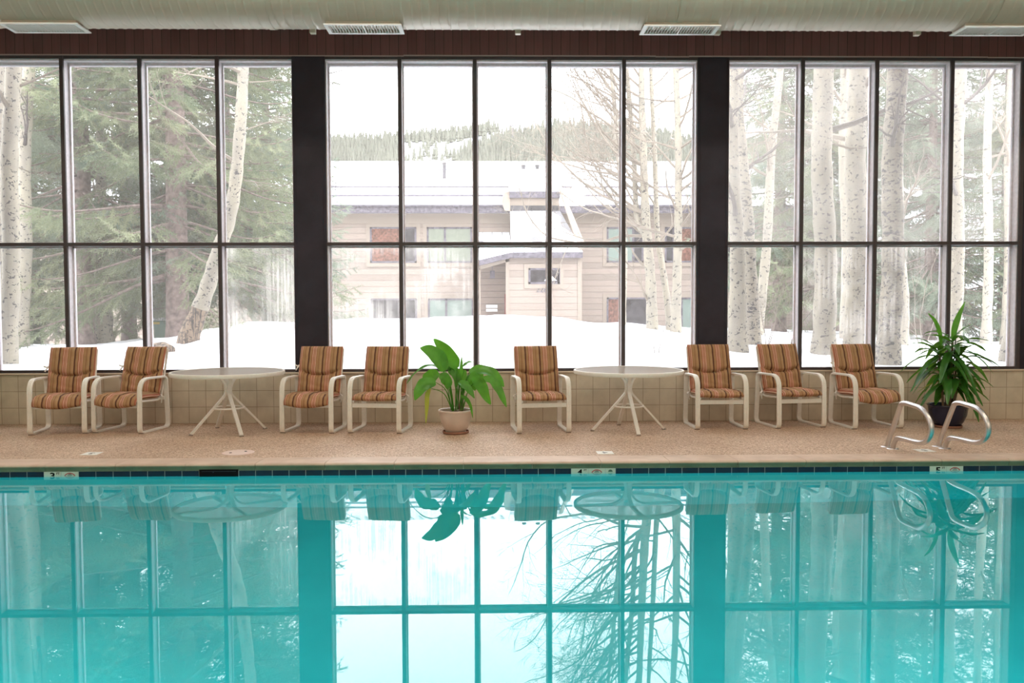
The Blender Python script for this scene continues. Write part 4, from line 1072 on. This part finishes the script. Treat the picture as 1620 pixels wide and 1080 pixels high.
aspen('pale aspen slanting at the far right end of the window', line(1598, 1622, 11.6, 8, 300), [.14, .12, .11, .10, .08], 17, nb=5, z0=3.4, blen=1.2)
aspen('pale aspen in the last pane, leaning slightly right', line(1508, 1521, 14, 9.5), [.12, .11, .10, .09, .07], 18, nb=9, z0=3.2, blen=1.8, tw='twig_dark')
aspen('thin pale aspen right of centre in the last pane', line(1560, 1566, 17, 11), [.10, .09, .08, .07, .05], 19, nb=14, z0=3.6, blen=2.0)
aspen('thin leaning pale trunk above the fallen snow at far right', line(1590, 1600, 17, 10), [.09, .08, .07, .06, .05], 20, nb=10, z0=3.6, blen=1.8)
# middle bay bare aspens
p = [G(*P(1032, 525, 16).xy), P(1029, 440, 16), P(1022, 350, 16), P(1018, 250, 16), P(1015, 140, 16), P(1013, 20, 16), P(1012, -100, 16)]
aspen('bare many-branched aspen before the beige building, widest trunk', p, [.115, .10, .088, .075, .06, .045, .03], 22, nb=44, z0=2.6, blen=2.9, lv=3, kids=5, sway=.3, azr=(PI*.75, PI*1.35), specs=[(P(1030, 485, 16), (-.8, 0, .65), 1.6, .03), (P(1026, 430, 16), (-.6, 0, .75), 1.5, .025)])
p = [P(1026, 380, 16.02), P(1008, 345, 16.05), P(1003, 250, 16.2), P(995, 150, 16.3), P(985, 20, 16.4)]
aspen('secondary stem splitting left from the wide bare aspen', p, [.06, .055, .05, .045, .03], 23, nb=16, z0=3.2, blen=2.3, lv=3, kids=5, azr=(PI*.7, PI*1.3))
p = [G(*P(1069, 528, 15.6).xy), P(1071, 440, 15.6), P(1073, 350, 15.6), P(1073, 220, 15.6), P(1069, 95, 15.6), P(1068, -60, 15.6)]
aspen('straight bare aspen right of the widest one, near right column', p, [.10, .088, .075, .065, .055, .035], 24, nb=30, z0=2.4, blen=2.1, lv=2, kids=6)
p = [G(*P(1061, 528, 16.3).xy), P(1055, 470, 16.3), P(1046, 410, 16.3), P(1040, 370, 16.3), P(1036, 250, 16.3), P(1030, 120, 16.3), P(1025, -40, 16.3)]
aspen('thin bare aspen between the two larger bare aspens', p, [.08, .07, .06, .055, .05, .04, .025], 25, nb=18, z0=2.6, blen=2.0, lv=2)
p = [G(*P(985, 518, 19).xy), P(988, 400, 19), P(982, 300, 19), P(975, 200, 19), P(965, 90, 19), P(955, -40, 19)]
aspen('thin pale aspen left of the others, before the building', p, [.07, .065, .055, .05, .04, .02], 26, nb=26, z0=3.2, blen=2.4, lv=2, azr=(PI*.6, PI*1.4))
# bough entering the middle bay from the left column
aspen('aspen mostly hidden behind the left dark column, one bough showing', line(492, 488, 12.4, 9), [.14, .12, .11, .10, .07], 27, nb=3, z0=5.5, blen=1.8, azr=(-.5, .5), tw='twig_dark', specs=[(P(492, 130, 12.4), (1, 0, .35), .85, .014), (P(492, 128, 12.4), (1, 0, .0), .7, .010), (P(495, 305, 12.4), (1, 0, .25), .45, .008)])
# saplings
rs = random.Random(31)
for i, (u, v, y, h, lab) in enumerate(((362, 560, 13, 1.1, 'bare sapling in the snow left of the left column'), (1248, 560, 12.4, 1.7, 'bare sapling in the first pane right of the right column'), (1212, 560, 12.8, 1.2, 'thin bare sapling beside the mottled aspens'), (1460, 560, 13.2, 2.6, 'bare shrub behind the tall potted plant'), (1040, 560, 12, .5, 'tiny twig poking out of the snow above the right table'))):
    x = P(u, v, y).x; b = MB(); p0 = G(x, y)-Vector((0, 0, .1))
    for q in range(3 if h > 1 else 2): branch(b, p0, Vector((rs.uniform(-.3, .3), 0, 1)), h*rs.uniform(.7, 1), .010, 2, rs, .25, .2)
    o = b.build('sapling', M['twig'], org=p0, recalc=False); tag(o, lab, 'sapling')
b = MB(); q = G(*P(258, 552, 12.6).xy); b.tube([q+Vector((-.12, 0, .0)), q+Vector((.02, -.05, .03)), q+Vector((.20, -.25, -.01))], [.10, .09, .085], 12); b.tube([q+Vector((-.125, 0, 0)), q+Vector((-.11, 0, 0))], .07, 10)
o = b.build('log', M['aspen_base'], org=q, smooth=True); tag(o, 'short cut log lying in snow behind the second striped chair', 'log')

# ---- spruces
def spruce_mesh(seed, H, zlow, Lmax, needles_m, dens=1.0):
    rnd = random.Random(seed)
    tr = MB(); tr.tube([(0, 0, -.4), (0, 0, .2), (.02, 0, H*.3), (-.02, .02, H*.65), (0, 0, H)], [.24, .18, .14, .08, .015], 10)
    br = MB(); nv = []; nf = []
    def brush(p, d, ln):
        n = int(21*ln/.28*dens); a = d.orthogonal().normalized(); c = d.cross(a)
        for i in range(n):
            t = (i+.5)/n; ang = i*2.4; o = (a*math.cos(ang)+c*math.sin(ang))
            q = p+d*(ln*t); tip = q+(o*.8+d*.75).normalized()*.06; w = (d.cross(o))*.0075
            k = len(nv); nv.extend(((q-w)[:], (q+w)[:], tip[:])); nf.append((k, k+1, k+2))
    z = zlow
    while z < H-.2:
        f = (z-zlow)/(H-zlow); nb = rnd.randint(5, 7)
        for j in range(nb):
            az = rnd.uniform(0, 2*PI); L = Lmax*(1-f)**.75*rnd.uniform(.65, 1.1)+.25; zz = z+rnd.uniform(-.15, .15)
            el = R(rnd.uniform(-18, 8)+22*f); p = Vector((0, 0, zz)); n = max(4, int(L/.16)); pts = [p.copy()]; hd = Vector((math.cos(az), math.sin(az), 0))
            for i in range(n):
                s = (i+1)/n; e = el-R(22)*math.sin(PI*s*.8)+R(30)*s*s; p = p+(hd*math.cos(e)+Vector((0, 0, math.sin(e))))*(L/n); pts.append(p.copy())
            br.tube(pts, [.022*(1-i/(n+1))*(L/2.2)+.004 for i in range(n+1)], 4, caps=False)
            sd = Vector((-math.sin(az), math.cos(az), 0))
            for i in range(1, n+1):
                s = i/n
                if s < .16: continue
                q = pts[i]; ax = (pts[i]-pts[i-1]).normalized()
                for sg in (-1, 1):
                    if rnd.random() < .2: continue
                    l2 = (.20+.38*math.sin(PI*min(1, s*.9)))*rnd.uniform(.7, 1.15)*(.6+.4*L/Lmax)
                    dd = (ax*.75+sd*sg*.8+Vector((0, 0, rnd.uniform(-.75, -.15)))).normalized()
                    brush(q, dd, l2)
                    if l2 > .30:
                        m1 = q+dd*(l2*.45)
                        for s3 in (-1, 1): brush(m1, (dd*.7+ax*.5*s3+Vector((0, 0, -.35))).normalized(), l2*.5)
                if i == n: brush(q-ax*.1, ax, .25)
                else: brush(pts[i-1], ax, (pts[i]-pts[i-1]).length)
        z += rnd.uniform(.17, .27)*(1 if f < .5 else .85)
    return tr, br, nv, nf
def spruce_proto(seed, H, zlow, Lmax, nm, dens=1.0):
    tr, br, nv, nf = spruce_mesh(seed, H, zlow, Lmax, nm, dens)
    root = empty('spruce_tree', (0, 0, 0))
    tr.build('trunk', M['spruce_bark'], root, smooth=True); br.build('branches', M['spruce_bark'], root, smooth=True, recalc=False)
    me = bpy.data.meshes.new('foliage'); me.from_pydata(nv, [], nf); me.materials.append(M[nm]); o = bpy.data.objects.new('foliage', me); C.objects.link(o); o.parent = root
    return root
SA = spruce_proto(41, 12.5, 1.0, 2.7, 'needles'); SB = spruce_proto(42, 11.0, 1.9, 2.3, 'needles_blue'); SC = spruce_proto(43, 13.5, .8, 3.1, 'needles_blue')
SP = [(SA, 282, 16.2, 0, 1.25, 'big spruce with thick trunk directly behind the leaning aspen'), (SB, 134, 17.0, 1.0, 1.15, 'blue-green spruce centred in the second pane from the left'),
      (SC, 60, 20.5, 2.2, .66, 'broad spruce behind the aspens at the left edge'), (SA, 205, 21.0, 3.0, 1.05, 'spruce set back between the two nearest left spruces'),
      (SC, 362, 19.0, 4.0, .93, 'spruce right behind the upper leaning aspen trunk'), (SB, 425, 22.0, 5.0, .90, 'farther spruce closest to the left dark column'),
      (SC, -90, 17.5, .5, .9, 'spruce reaching in from beyond the left edge'),
      (SB, 1232, 23.0, 1.4, 1.1, 'greyish spruce in the first pane right of the right column'), (SA, 1300, 22.0, 2.4, .95, 'spruce behind the close pair of aspens'),
      (SC, 1470, 19.5, 3.3, .80, 'low wide spruce behind the tall potted plant'), (SB, 1400, 23.0, .2, .95, 'spruce behind the dark-scarred aspen'),
      (SA, 1585, 19.0, 5.1, .66, 'short spruce in the last pane at far right'), (SC, 1690, 21.0, 4.4, .75, 'spruce beyond the far right end of the window')]
seen = set()
for pr, u, y, rz, s, lab in SP:
    o = pr if id(pr) not in seen else copy_tree(pr); seen.add(id(pr))
    x = P(u, 545, y).x; o.location = G(x, y); o.rotation_euler.z = rz; o.scale = (s, s, s); tag(o, lab, 'tree')
